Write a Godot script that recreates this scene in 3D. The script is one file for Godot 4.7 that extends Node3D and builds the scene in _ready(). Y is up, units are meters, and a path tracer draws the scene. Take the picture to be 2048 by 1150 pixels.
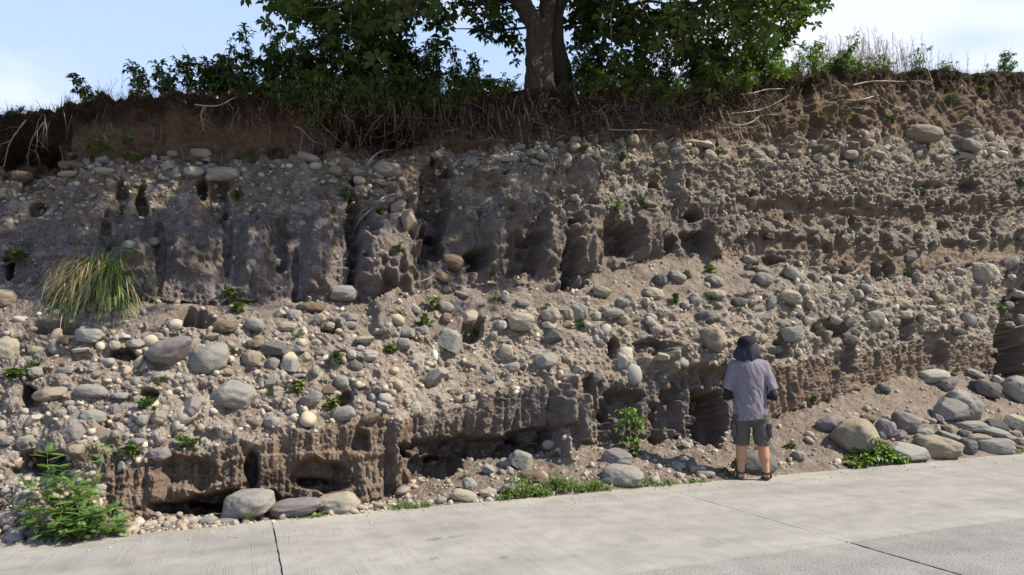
extends Node3D
# A roadside river-gravel cliff with a tree on its brow and a person standing at the edge of a concrete road.
# World: x along the road, z towards the viewer's side of the road (cliff-side road edge at z = 0), y up, metres.

const F := 1365.0
const SUN := Vector3(0.56, 0.72, 0.41)
var cam_b := Basis(Vector3(0.930415, -0.011895, 0.366316), Vector3(-0.028908, 0.993978, 0.105701), Vector3(-0.365367, -0.108935, 0.924467))
var cam_o := Vector3(0, 1.42, 6.858)
var rng := RandomNumberGenerator.new()


# ---------------------------------------------------------------- small tools
func ray(px: float, py: float) -> Vector3:
	return cam_b * Vector3((px - 1024.0) / F, -(py - 575.0) / F, -1.0)

func pt(px: float, py: float, z: float) -> Vector3:
	var d := ray(px, py)
	return cam_o + d * ((z - cam_o.z) / d.z)

func seen_at(p: Vector3) -> Vector3:
	var q := cam_b.transposed() * (p - cam_o)
	return Vector3(1024.0 + F * q.x / -q.z, 575.0 - F * q.y / -q.z, -q.z)

func rf(a: float, b: float) -> float:
	return rng.randf_range(a, b)

func gauss3(s: float) -> Vector3:
	return Vector3(rng.randfn(0, s), rng.randfn(0, s), rng.randfn(0, s))

var taken := {}
func numbered(called: String) -> String:
	if not taken.has(called):
		taken[called] = 0
		return called
	taken[called] += 1
	return "%s_%03d" % [called, taken[called]]

func tag(o: Node3D, label: String, category: String, group := "") -> Node3D:
	o.set_meta("label", label)
	o.set_meta("category", category)
	if group != "":
		o.set_meta("group", group)
	return o

func thing(called: String, at: Vector3, label: String, category: String, group := "") -> Node3D:
	var o := Node3D.new()
	o.name = numbered(called)
	add_child(o, true)
	o.position = at
	return tag(o, label, category, group)

func part(called: String, mesh: Mesh, m: Material, parent: Node, at := Transform3D()) -> MeshInstance3D:
	var o := MeshInstance3D.new()
	o.name = called if parent != self else numbered(called)
	o.mesh = mesh
	o.material_override = m
	o.transform = at
	parent.add_child(o, true)
	return o

func copies(called: String, mesh: Mesh, m: Material, parent: Node, where: Array[Transform3D], tint: PackedColorArray) -> MultiMeshInstance3D:
	var mm := MultiMesh.new()
	mm.transform_format = MultiMesh.TRANSFORM_3D
	mm.use_colors = true
	mm.mesh = mesh
	mm.instance_count = where.size()
	for i in where.size():
		mm.set_instance_transform(i, where[i])
		mm.set_instance_color(i, tint[i])
	var o := MultiMeshInstance3D.new()
	o.name = called if parent != self else numbered(called)
	o.multimesh = mm
	o.material_override = m
	parent.add_child(o, true)
	o.set_meta("kind", "stuff")
	return o

func noise(freq: float, octaves := 1, s := 1, type := FastNoiseLite.TYPE_SIMPLEX_SMOOTH) -> FastNoiseLite:
	var n := FastNoiseLite.new()
	n.noise_type = type
	n.seed = s
	n.frequency = freq
	n.fractal_type = FastNoiseLite.FRACTAL_FBM if octaves > 1 else FastNoiseLite.FRACTAL_NONE
	n.fractal_octaves = octaves
	return n

func cells(freq: float, s: int, give: int) -> FastNoiseLite:
	var n := noise(freq, 1, s, FastNoiseLite.TYPE_CELLULAR)
	n.cellular_return_type = give
	n.cellular_jitter = 0.9
	return n

func lin(r: float, g: float, b: float) -> Color:
	return Color(r, g, b).linear_to_srgb()

func grain(n: FastNoiseLite, lo: float, hi: float, side := 512) -> NoiseTexture2D:
	var t := NoiseTexture2D.new()
	t.width = side
	t.height = side
	t.seamless = true
	t.noise = n
	var g := Gradient.new()
	g.set_color(0, Color(lo, lo, lo))
	g.set_color(1, Color(hi, hi, hi))
	t.color_ramp = g
	return t

func relief(n: FastNoiseLite, strength: float, side := 512) -> NoiseTexture2D:
	var t := NoiseTexture2D.new()
	t.width = side
	t.height = side
	t.seamless = true
	t.as_normal_map = true
	t.bump_strength = strength
	t.noise = n
	return t

func mat(c: Color, rough := 0.9, vertex := false) -> StandardMaterial3D:
	var m := StandardMaterial3D.new()
	m.albedo_color = c
	m.roughness = rough
	m.metallic_specular = 0.3
	m.vertex_color_use_as_albedo = vertex
	return m

func leaf_mat(through: Color) -> StandardMaterial3D:
	var m := mat(Color.WHITE, 0.55, true)
	m.metallic_specular = 0.4
	m.cull_mode = BaseMaterial3D.CULL_DISABLED
	m.backlight_enabled = true
	m.backlight = through
	return m


# collects triangles; every mesh gets smooth normals made from its own faces
class Mesher:
	var v := PackedVector3Array()
	var n := PackedVector3Array()
	var c := PackedColorArray()
	var i := PackedInt32Array()
	var tint := Color.WHITE

	func add(p: Vector3, q: Vector3) -> int:
		v.append(p)
		n.append(q)
		c.append(tint)
		return v.size() - 1

	func tri(a: int, b: int, d: int) -> void:
		# clockwise from the side that the normals point to
		var f := (v[b] - v[a]).cross(v[d] - v[a])
		if f.dot(n[a] + n[b] + n[d]) > 0.0:
			i.append_array([a, d, b])
		else:
			i.append_array([a, b, d])

	func tube(line: PackedVector3Array, radii: PackedFloat32Array, sides := 6, rough := 0.0, nz: FastNoiseLite = null) -> void:
		var first := v.size()
		var side := Vector3.RIGHT if absf((line[1] - line[0]).normalized().x) < 0.9 else Vector3.UP
		for k in line.size():
			var dir := (line[mini(k + 1, line.size() - 1)] - line[maxi(k - 1, 0)]).normalized()
			side = (side - dir * side.dot(dir)).normalized()
			var up := dir.cross(side)
			for j in sides:
				var a := TAU * j / sides
				var q := side * cos(a) + up * sin(a)
				var r := radii[k]
				if nz:
					var at := line[k] + q * r
					r *= 1.0 + rough * nz.get_noise_3d(at.x, at.y * 0.25, at.z) + rough * 0.45 * nz.get_noise_3d(at.x * 3.1, at.y * 0.7, at.z * 3.1 + 9.0)
				add(line[k] + q * r, q)
		for k in line.size() - 1:
			for j in sides:
				var a := first + k * sides + j
				var b := first + k * sides + (j + 1) % sides
				tri(a, b, a + sides)
				tri(b, b + sides, a + sides)
		var e := add(line[line.size() - 1], (line[line.size() - 1] - line[line.size() - 2]).normalized())
		for j in sides:
			tri(first + (line.size() - 1) * sides + j, first + (line.size() - 1) * sides + (j + 1) % sides, e)

	func leaf(at: Vector3, along: Vector3, up: Vector3, length: float, width: float, droop := 0.25, fold := 0.25, widest := 0.55) -> void:
		var x := along.normalized()
		var s := x.cross(up).normalized()
		var u := s.cross(x)
		var q := (u + x * 0.1).normalized()
		var m1 := at + x * length * 0.35 + u * length * droop * 0.25
		var m2 := at + x * length * widest * 1.15 + u * length * droop * 0.2
		var tip := at + x * length - u * length * droop * 0.5
		var lift := u * width * fold
		var a := add(at, q)
		var b := add(m1, q)
		var d := add(m2, q)
		var e := add(tip, q)
		for k in [-1.0, 1.0]:
			var f := add(m1 + s * k * width * 0.42 + lift, (q - s * k * fold).normalized())
			var g := add(m2 + s * k * width * 0.5 + lift, (q - s * k * fold).normalized())
			tri(a, f, b)
			tri(f, g, b)
			tri(b, g, d)
			tri(d, g, e)

	func blade(at: Vector3, along: Vector3, length: float, width: float, droop: float, steps := 5) -> void:
		var dir := along.normalized()
		var s := dir.cross(Vector3.UP)
		s = s.normalized() if s.length() > 0.05 else Vector3.RIGHT
		var p := at
		var first := v.size()
		for k in steps + 1:
			var t := float(k) / steps
			var w := width * (1.0 - t * t) * 0.5 + 0.0006
			var q := dir.cross(s).normalized()
			if q.y < 0.0:
				q = -q
			add(p - s * w, q)
			add(p + s * w, q)
			p += dir * length / steps
			dir = (dir + Vector3(0, -droop * (0.4 + t) / steps * 2.0, 0)).normalized()
		for k in steps:
			var a := first + k * 2
			tri(a, a + 1, a + 2)
			tri(a + 1, a + 3, a + 2)

	func smooth() -> void:
		for k in n.size():
			n[k] = Vector3.ZERO
		for k in range(0, i.size(), 3):
			var f := (v[i[k + 2]] - v[i[k]]).cross(v[i[k + 1]] - v[i[k]])
			n[i[k]] += f
			n[i[k + 1]] += f
			n[i[k + 2]] += f
		for k in n.size():
			n[k] = n[k].normalized() if n[k].length_squared() > 1e-20 else Vector3.UP

	func mesh() -> ArrayMesh:
		var a := []
		a.resize(Mesh.ARRAY_MAX)
		a[Mesh.ARRAY_VERTEX] = v
		a[Mesh.ARRAY_NORMAL] = n
		a[Mesh.ARRAY_COLOR] = c
		a[Mesh.ARRAY_INDEX] = i
		var m := ArrayMesh.new()
		m.add_surface_from_arrays(Mesh.PRIMITIVE_TRIANGLES, a)
		return m


# ---------------------------------------------------------------- camera, sky, sun
func view_and_light() -> void:
	var cam := Camera3D.new()
	cam.name = "camera"
	cam.fov = rad_to_deg(2.0 * atan(575.0 / F))
	cam.near = 0.05
	cam.far = 600.0
	cam.transform = Transform3D(cam_b.orthonormalized(), cam_o)
	add_child(cam)
	cam.current = true
	var env := Environment.new()
	env.background_mode = Environment.BG_SKY
	env.tonemap_mode = Environment.TONE_MAPPER_LINEAR
	env.tonemap_exposure = 1.78
	env.sdfgi_enabled = true
	env.ssao_enabled = true
	env.ssil_enabled = true
	var sky := Sky.new()
	var sm := PanoramaSkyMaterial.new()
	sm.panorama = sky_picture()
	sky.sky_material = sm
	env.sky = sky
	env.background_energy_multiplier = 1.0
	var we := WorldEnvironment.new()
	we.name = "air"
	we.environment = env
	add_child(we)
	var sun := DirectionalLight3D.new()
	sun.name = "sun"
	sun.light_energy = 1.6
	sun.light_color = Color(1.0, 0.955, 0.87)
	sun.light_angular_distance = 0.5
	sun.shadow_enabled = true
	sun.look_at_from_position(Vector3.ZERO, -SUN.normalized(), Vector3.UP)
	add_child(sun)

func sky_picture() -> ImageTexture:
	var w := 768
	var h := 384
	var im := Image.create(w, h, false, Image.FORMAT_RGBF)
	var big := noise(1.1, 5, 11)
	var soft := noise(0.55, 2, 5)
	for y in h:
		var el := PI * (0.5 - (y + 0.5) / h)
		for x in w:
			var az := TAU * (x + 0.5) / w  # 0 looks along -z, growing towards +x
			var d := Vector3(sin(az) * cos(el), sin(el), -cos(az) * cos(el))
			var up := maxf(d.y, 0.0)
			var c := Color(0.50, 0.585, 0.72).lerp(Color(0.19, 0.31, 0.60), pow(up, 0.65))
			var flat := Vector3(d.x, d.y * 2.2 + 0.3, d.z) * 2.0
			var k := big.get_noise_3dv(flat) + 0.55 * soft.get_noise_3dv(flat) + 0.5 * clampf(d.x * 1.6 - 0.85, -0.62, 0.6) + 0.1 - up * 0.15
			k = smoothstep(-0.05, 0.55, k)
			c = c.lerp(Color(0.57, 0.60, 0.665), k * 0.9)
			if d.y < 0.0:
				c = c.lerp(Color(0.2, 0.185, 0.165), smoothstep(0.0, 0.12, -d.y))
			im.set_pixel(x, y, c)
	return ImageTexture.create_from_image(im)


# ---------------------------------------------------------------- the cliff
# px, then (picture row, distance behind the road edge) for: toe, top of the sand columns, top of the boulder bed, foot of the middle face, foot of the upper stones, foot of the soil, brow
var stations := [
	{"x": -60, "k": [1080, 0.15, 965, 0.5, 650, 1.5, 565, 1.9, 410, 2.4, 352, 2.5, 243, 2.5]},
	{"x": 0, "k": [1072, 0.15, 960, 0.5, 650, 1.45, 568, 1.9, 405, 2.4, 347, 2.5, 235, 2.45]},
	{"x": 150, "k": [1060, 0.15, 930, 0.42, 668, 1.2, 590, 1.75, 385, 2.4, 330, 2.45, 205, 2.25]},
	{"x": 300, "k": [1042, 0.2, 915, 0.35, 655, 1.1, 605, 1.65, 375, 2.35, 322, 2.4, 190, 2.2]},
	{"x": 450, "k": [1032, 0.42, 900, 0.32, 645, 1.1, 610, 1.55, 375, 2.3, 325, 2.4, 188, 2.15]},
	{"x": 600, "k": [1012, 0.40, 865, 0.34, 645, 1.1, 602, 1.55, 370, 2.25, 313, 2.35, 190, 2.1]},
	{"x": 750, "k": [1004, 0.38, 842, 0.42, 655, 1.2, 603, 1.55, 366, 2.25, 322, 2.4, 190, 2.1]},
	{"x": 900, "k": [928, 1.1, 820, 0.8, 670, 1.3, 577, 1.8, 356, 2.25, 306, 2.45, 188, 2.15]},
	{"x": 1050, "k": [897, 1.15, 775, 0.98, 612, 1.5, 571, 1.85, 336, 2.25, 298, 2.45, 178, 2.15]},
	{"x": 1200, "k": [885, 1.02, 768, 1.05, 602, 1.6, 546, 2.1, 331, 2.35, 288, 2.5, 178, 2.25]},
	{"x": 1350, "k": [875, 1.08, 750, 1.12, 605, 1.6, 512, 2.25, 323, 2.45, 281, 2.6, 172, 2.4]},
	{"x": 1500, "k": [850, 1.18, 735, 1.18, 582, 1.7, 525, 2.3, 323, 2.55, 281, 2.7, 167, 2.6]},
	{"x": 1650, "k": [802, 1.45, 725, 1.47, 576, 1.85, 546, 2.15, 326, 2.55, 278, 2.75, 147, 2.95]},
	{"x": 1800, "k": [754, 1.88, 692, 1.9, 580, 2.05, 556, 2.2, 329, 2.65, 276, 2.85, 143, 3.3]},
	{"x": 1950, "k": [749, 2.18, 690, 2.2, 562, 2.35, 537, 2.45, 326, 2.85, 276, 3.05, 146, 3.55]},
	{"x": 2110, "k": [750, 2.75, 692, 2.75, 560, 2.75, 530, 2.8, 325, 3.1, 275, 3.3, 149, 3.8]},
]
# hollows (depth above 0) and buttresses (below 0) of the face: x, y, half width, half height, depth, squareness
var hollows := [
	["cave", 950, 895, 150, 26, 0.36, 2], ["cave", 865, 930, 62, 24, 0.36, 2], ["cave", 1070, 872, 60, 16, 0.25, 2], ["recess", 1412, 836, 34, 62, 0.6, 6], ["hole", 1128, 574, 38, 10, 0.45, 2],
	["niche", 1040, 512, 40, 42, 0.3, 6], ["niche", 1137, 528, 16, 42, 0.32, 4], ["niche", 1236, 478, 38, 34, 0.45, 4], ["niche", 1330, 490, 22, 18, 0.3, 4], ["niche", 1386, 486, 28, 24, 0.35, 5],
	["hole", 955, 522, 28, 22, 0.4, 2], ["slot", 283, 418, 15, 42, 0.2, 2], ["hole", 74, 422, 18, 16, 0.2, 2], 
	["slot", 16, 540, 12, 22, 0.3, 3], ["hole", 392, 640, 32, 22, 0.45, 6], ["hole", 112, 656, 46, 13, 0.4, 3], ["slot", 505, 936, 15, 36, 0.26, 2],
	["recess", 375, 945, 66, 34, 0.16, 4], 
	["recess", 645, 945, 62, 26, 0.2, 3], ["slot", 722, 885, 18, 26, 0.17, 4], ["undercut", 370, 1016, 90, 14, 0.35, 3], ["undercut", 470, 1006, 110, 24, 0.4, 2],
	["undercut", 640, 968, 60, 16, 0.3, 3], ["hole", 690, 800, 14, 14, 0.2, 2], ["hollow", 1240, 812, 40, 34, 0.3, 4], ["hollow", 1175, 800, 12, 50, 0.25, 4], ["hollow", 1210, 835, 16, 26, 0.3, 3],
	["hollow", 1310, 845, 16, 40, 0.3, 4], ["hollow", 1340, 820, 20, 50, 0.25, 4], ["burrow", 1582, 438, 7, 11, 0.3, 2], ["burrow", 1708, 450, 6, 20, 0.3, 3], ["burrow", 1762, 455, 7, 10, 0.3, 2],
	["burrow", 1880, 455, 9, 9, 0.3, 2], ["burrow", 1957, 460, 11, 10, 0.3, 2], ["burrow", 1694, 532, 6, 14, 0.3, 3], ["burrow", 1756, 543, 10, 18, 0.35, 2], ["burrow", 1783, 540, 12, 18, 0.35, 2], ["burrow", 1512, 428, 8, 8, 0.3, 2],
	["burrow", 1552, 520, 24, 10, 0.2, 2], ["dark", 2020, 700, 36, 70, 0.9, 4], ["dark", 2040, 590, 40, 60, 0.5, 4], ["hole", 1928, 378, 22, 16, 0.35, 2], ["hole", 1858, 375, 34, 8, 0.15, 2], ["hole", 1386, 433, 22, 11, 0.35, 2],
	["hole", 1372, 372, 8, 14, 0.3, 3], ["hole", 1312, 372, 9, 12, 0.3, 3], ["slot", 403, 385, 13, 28, 0.28, 2], ["hole", 642, 300, 16, 14, 0.15, 2], ["slot", 552, 300, 18, 16, 0.13, 2], ["gully", 705, 470, 15, 100, 0.26, 2],
	["gully", 868, 400, 36, 80, 0.34, 2], ["gully", 860, 490, 24, 40, 0.4, 3], ["gully", 440, 400, 22, 50, 0.2, 2], ["gully", 455, 480, 10, 80, 0.1, 2], ["gully", 560, 500, 18, 60, 0.13, 2], ["gully", 590, 560, 8, 50, 0.12, 2],
	["gully", 320, 520, 12, 70, 0.1, 2], ["gully", 215, 470, 12, 50, 0.1, 2], ["gully", 245, 395, 12, 40, 0.13, 2], ["hollow", 1300, 700, 40, 18, 0.3, 2], ["hollow", 1225, 700, 14, 20, 0.3, 2], ["hollow", 945, 660, 22, 30, 0.4, 2],
	["hollow", 660, 655, 20, 16, 0.3, 2], ["hollow", 1660, 660, 40, 22, 0.35, 2], ["hollow", 1560, 700, 20, 20, 0.25, 2], ["hollow", 1690, 720, 26, 30, 0.2, 3], ["hollow", 1810, 660, 18, 26, 0.3, 3], ["hollow", 1868, 700, 26, 40, 0.2, 4],
	["hollow", 90, 930, 60, 24, 0.4, 3], ["hollow", 60, 800, 20, 26, 0.3, 2], ["hollow", 300, 800, 20, 12, 0.25, 2], ["hollow", 250, 715, 40, 14, 0.25, 2], ["hollow", 60, 320, 80, 60, 0.28, 2], ["hollow", 760, 260, 90, 50, 0.35, 2],
	["buttress", 775, 490, 62, 100, -0.38, 5], ["buttress", 984, 500, 22, 70, -0.3, 3], ["buttress", 1100, 480, 26, 76, -0.28, 3], ["buttress", 1165, 490, 34, 74, -0.28, 4], ["buttress", 1126, 850, 34, 80, -0.42, 3], ["buttress", 1300, 470, 30, 46, -0.2, 4],
	["buttress", 1424, 480, 14, 46, -0.22, 4], ["buttress", 640, 490, 28, 110, -0.2, 3], ["buttress", 510, 500, 30, 90, -0.2, 3], ["buttress", 380, 470, 40, 90, -0.18, 3], ["buttress", 270, 480, 30, 70, -0.15, 3],
	["buttress", 780, 635, 45, 40, -0.2, 2], ["buttress", 1400, 715, 130, 34, -0.3, 2], ["buttress", 1655, 250, 34, 60, -0.25, 3], ["buttress", 1580, 265, 26, 50, -0.25, 3], ["buttress", 1720, 270, 26, 60, -0.25, 3], ["buttress", 1930, 260, 24, 60, -0.2, 3],
	["buttress", 160, 880, 60, 50, -0.2, 2], ["buttress", 800, 900, 22, 90, -0.15, 3], ["buttress", 1170, 350, 24, 90, -0.2, 4], ["buttress", 1050, 380, 80, 60, -0.2, 4], ["buttress", 1360, 380, 16, 60, -0.15, 4],
]
var seg_rows := [46, 50, 82, 40, 90, 24, 56]
var cols := 0
var rows := 0
var cv := PackedVector3Array()      # vertices of the cliff, row after row
var cn := PackedVector3Array()
var cw := PackedFloat32Array()      # how gravelly each is
var cs := PackedByteArray()         # its segment
var cpx := PackedFloat32Array()
var bucket := PackedInt32Array()
var cliff: MeshInstance3D

func knots(px: float) -> PackedFloat32Array:
	var k := 0
	while k < stations.size() - 2 and stations[k + 1].x < px:
		k += 1
	var a = stations[k]
	var b = stations[k + 1]
	var a0 = stations[maxi(k - 1, 0)]
	var b1 = stations[mini(k + 2, stations.size() - 1)]
	var t := clampf((px - a.x) / float(b.x - a.x), 0.0, 1.0)
	var out := PackedFloat32Array()
	for j in 14:
		var q: float = cubic_interpolate(a.k[j], b.k[j], a0.k[j], b1.k[j], t)
		var l: float = lerpf(a.k[j], b.k[j], t)
		out.append(lerpf(l, q, 0.6))
	return out

func build_cliff() -> void:
	var pxs := PackedFloat32Array()
	var shift := PackedFloat32Array()
	for k in range(44, 0, -1):
		pxs.append(-60.0)
		shift.append(-0.05 * k - 0.0055 * k * k)
	var x := -60.0
	while x < 2110.0:
		pxs.append(x)
		shift.append(0.0)
		x += 2.6
	for k in 44:
		pxs.append(2110.0)
		shift.append(0.06 * k + 0.0055 * k * k)
	cols = pxs.size()
	for n in seg_rows:
		rows += n
	rows += 1
	var extra := 8
	var all := rows + extra
	cv.resize(cols * all)
	cn.resize(cols * all)
	cw.resize(cols * all)
	cs.resize(cols * all)
	cpx = pxs
	var cc := PackedColorArray()
	cc.resize(cols * all)
	var n_big := noise(0.55, 2, 3)
	var n_mid := noise(2.6, 2, 4)
	var n_fine := noise(9.0, 2, 5)
	var n_grit := noise(24.0, 1, 15)
	var n_flute := noise(1.0, 2, 6)
	var n_bed := noise(1.0, 2, 7)
	var n_edge := noise(1.7, 2, 8)
	var n_tone := noise(1.3, 3, 9)
	var c_clod := cells(5.5, 23, FastNoiseLite.RETURN_DISTANCE2_SUB)
	var c_big := cells(8.5, 21, FastNoiseLite.RETURN_DISTANCE)
	var c_bigv := cells(8.5, 21, FastNoiseLite.RETURN_CELL_VALUE)
	var c_small := cells(17.0, 22, FastNoiseLite.RETURN_DISTANCE)
	var c_smallv := cells(17.0, 22, FastNoiseLite.RETURN_CELL_VALUE)
	for c in cols:
		var px := pxs[c]
		var kn := knots(px)
		var line := PackedVector3Array()
		var ys := PackedFloat32Array()
		var e := pt(px, 1087.0 - 0.0898 * px, 0.0)
		line.append(Vector3(e.x, -0.011 + 0.007 * n_edge.get_noise_1d(e.x * 2.0), 0.07))
		ys.append(1087.0 - 0.0898 * px)
		for j in 7:
			if j == 6:
				kn[12] += 9.0 * n_edge.get_noise_2d(px * 0.012, shift[c] * 0.6) + 4.0 * n_edge.get_noise_2d(px * 0.05, shift[c] * 3.0 + 9.0)
			line.append(pt(px, kn[j * 2], -kn[j * 2 + 1]))
			ys.append(kn[j * 2])
		for j in line.size():
			line[j].x += shift[c]
		var near := []
		for h in hollows:
			if absf(px - h[1]) < h[3] * 1.5 + 6.0 and shift[c] == 0.0:
				near.append(h)
		var row := 0
		for s in 7:
			var count: int = seg_rows[s]
			for j in count + (1 if s == 6 else 0):
				var t := float(j) / count
				var p := line[s].lerp(line[s + 1], t)
				var py := lerpf(ys[s], ys[s + 1], t)
				var v := s + t + 0.16 * n_edge.get_noise_2d(p.x * 1.6, p.y * 1.6) + 0.07 * n_fine.get_noise_3dv(p)
				v = clampf(v, 0.0, 6.999)
				var sg := int(v)
				var u := v - sg
				# what it is made of: sand, gravel, soil, talus
				var sand := 0.0
				var grav := 0.0
				var soil := 0.0
				var tal := 0.0
				var d0 := 0.0
				var col := Color(0.2, 0.17, 0.14)
				match sg:
					0:
						tal = 0.8
						grav = 0.25
						col = Color(0.205, 0.168, 0.14)
						if px > 1650.0:
							col = col.lerp(Color(0.235, 0.195, 0.155), 0.6)
					1:
						if px < 210.0:
							grav = 0.9
							sand = 0.2
							col = Color(0.22, 0.178, 0.14)
						else:
							sand = 1.0
							grav = 0.15 * smoothstep(0.75, 1.0, u)
							if px < 830.0:
								col = Color(0.225, 0.175, 0.137)
							elif px < 1500.0:
								col = Color(0.215, 0.185, 0.163)
							else:
								col = Color(0.24, 0.188, 0.145)
					2:
						grav = 1.0
						col = Color(0.255, 0.212, 0.165)
						if px < 800.0:
							tal = 0.5
							col = Color(0.24, 0.195, 0.158)
					3:
						tal = 0.9
						grav = 0.2
						col = Color(0.225, 0.188, 0.158)
						if px > 1550.0:
							grav = 0.8
							tal = 0.3
							col = Color(0.25, 0.205, 0.16)
					4:
						if px < 930.0:
							sand = 0.75 * (1.0 - smoothstep(0.68, 0.8, u))
							grav = 0.7 * smoothstep(0.68, 0.8, u)
							tal = 0.25
							col = Color(0.20, 0.172, 0.155).lerp(Color(0.205, 0.155, 0.105), smoothstep(0.6, 0.85, u))
						elif px < 1440.0:
							var g := smoothstep(0.52, 0.58, u)
							var g2 := smoothstep(0.70, 0.74, u) * (1.0 - smoothstep(0.9, 0.95, u))
							sand = (1.0 - g) + 0.7 * g2
							d0 = 0.07 * smoothstep(0.07, 0.02, absf(u - 0.60)) - 0.05 * g2 + 0.05 * smoothstep(0.05, 0.02, absf(u - 0.95))
							grav = g * (1.0 - 0.7 * g2)
							col = Color(0.225, 0.193, 0.165).lerp(Color(0.205, 0.182, 0.158), g).lerp(Color(0.25, 0.205, 0.15), g2)
						else:
							var g := smoothstep(0.26, 0.30, u) * (1.0 - smoothstep(0.43, 0.46, u)) + smoothstep(0.60, 0.64, u)
							sand = 1.0 - g
							grav = g
							d0 = -0.10 * sand * smoothstep(1440.0, 1520.0, px) + 0.05 * smoothstep(0.30, 0.27, absf(u - 0.345) * 4.0) + 0.08 * smoothstep(0.07, 0.02, absf(u - 0.655)) + 0.06 * smoothstep(0.05, 0.015, absf(u - 0.80)) + 0.07 * smoothstep(0.05, 0.015, absf(u - 0.93))
							col = Color(0.255, 0.205, 0.16).lerp(Color(0.225, 0.19, 0.15), g)
					5:
						grav = 0.9
						col = Color(0.25, 0.20, 0.14) if px > 930.0 else Color(0.22, 0.165, 0.11)
					6:
						soil = 1.0
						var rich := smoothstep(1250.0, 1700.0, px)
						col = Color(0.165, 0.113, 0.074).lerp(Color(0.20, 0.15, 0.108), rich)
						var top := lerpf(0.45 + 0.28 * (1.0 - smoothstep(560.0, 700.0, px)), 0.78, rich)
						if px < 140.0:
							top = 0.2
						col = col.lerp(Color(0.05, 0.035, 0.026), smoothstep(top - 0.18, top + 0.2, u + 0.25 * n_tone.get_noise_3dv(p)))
				# how far it stands out
				var d := d0 + 0.10 * n_big.get_noise_3dv(p) * (0.35 if tal > 0.6 else 1.0)
				var even := 0.4 if sg == 4 and px > 1000.0 else 1.0
				d += even * 0.045 * n_mid.get_noise_3dv(p) + even * 0.012 * n_fine.get_noise_3dv(p) + 0.006 * n_grit.get_noise_3dv(p)
				var warp := Vector3(n_fine.get_noise_3dv(p), n_fine.get_noise_3dv(p + Vector3(7, 3, 1)), 0.0) * 0.05
				d += (0.045 if sg != 4 or px < 1000.0 else 0.02) * clampf((c_clod.get_noise_3dv(p + warp) + 1.0) * 1.2, 0.0, 0.5) * (1.0 if tal < 0.6 else 0.4)
				var stain := 0.0
				if sand > 0.05:
					var fl := n_flute.get_noise_3d(p.x * 3.2, p.y * 0.45, 1.0)
					var fl2 := n_flute.get_noise_3d(p.x * 12.0 + 40.0, p.y * 1.3, 2.0)
					var bed := n_bed.get_noise_3d(p.x * 0.9, (p.y - p.x * 0.02) * 11.0, 3.0)
					var ledge := n_bed.get_noise_3d(p.x * 0.4, (p.y - p.x * 0.02) * 4.0, 30.0)
					var drip := n_flute.get_noise_3d(p.x * 6.5 + 3.0 + 0.25 * n_mid.get_noise_3dv(p), p.y * 0.5 - 8.0, 4.0)
					var low := (0.5 if px < 830.0 else 1.0) if sg == 1 else 0.35
					var fl3 := n_flute.get_noise_3d(p.x * 19.0 + 4.0 * n_mid.get_noise_3dv(p), p.y * 1.6, 12.0)
					d += sand * (0.045 * (0.25 - absf(fl3)) + (0.11 if sg != 4 or (px > 930.0 and px < 1440.0) else 0.055) * (0.35 - absf(fl)) + low * 0.13 * (0.22 - absf(drip)) + 0.04 * (0.3 - absf(fl2)) + ((0.018 - 0.012 * low) * bed if px < 1400.0 or sg != 1 else 0.0) + (0.05 - 0.04 * low) * smoothstep(0.0, 0.25, ledge))
					stain = sand * (0.22 * fl3 + (0.16 - 0.08 * low) * bed + 0.16 * fl2)
				if soil > 0.05:
					var dr := n_flute.get_noise_3d(p.x * 2.4 + 7.0, p.y * 0.5 + p.x * 0.25, p.z)
					var much := smoothstep(1350.0, 1600.0, px)
					d += soil * (lerpf(0.05, 0.30, much) * (0.25 - absf(dr)) + 0.06 * n_fine.get_noise_3dv(p * 0.6) + 0.06 * n_mid.get_noise_3dv(p * 1.3 + Vector3(3, 0, 0)))
					d -= soil * lerpf(0.26 - 0.17 * smoothstep(140.0, 220.0, px) * (1.0 - smoothstep(560.0, 680.0, px)), 0.10, much) * sin(PI * clampf((u - 0.12) / 0.95, 0.0, 1.0))
				if grav > 0.05 or tal > 0.05:
					var m := grav + tal * 0.35
					var q := p + Vector3(n_mid.get_noise_3dv(p), n_mid.get_noise_3dv(p + Vector3(9, 0, 0)), 0.0) * 0.02
					var a := clampf(1.0 - (c_big.get_noise_3dv(q) + 1.0) * 1.25, 0.0, 1.0)
					var b := clampf(1.0 - (c_small.get_noise_3dv(q) + 1.0) * 1.25, 0.0, 1.0)
					var av := c_bigv.get_noise_3dv(q)
					var bv := c_smallv.get_noise_3dv(q)
					d += grav * (0.5 if sg == 4 and px > 1000.0 else 1.0) * (0.05 * n_fine.get_noise_3dv(p * 0.45) + (0.035 * sqrt(a) if av > 0.0 else 0.0))
					d += m * (0.016 * sqrt(b) if bv > -0.3 else 0.0)
					if av > 0.0 and a > 0.12 and grav > 0.3:
						col = col.lerp(Color(0.30, 0.275, 0.24) * (0.75 + 0.6 * av), 0.65)
					elif bv > -0.3 and b > 0.12:
						col = col.lerp(Color(0.30, 0.27, 0.235) * (0.8 + 0.5 * bv), 0.5 * minf(m, 1.0))
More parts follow.
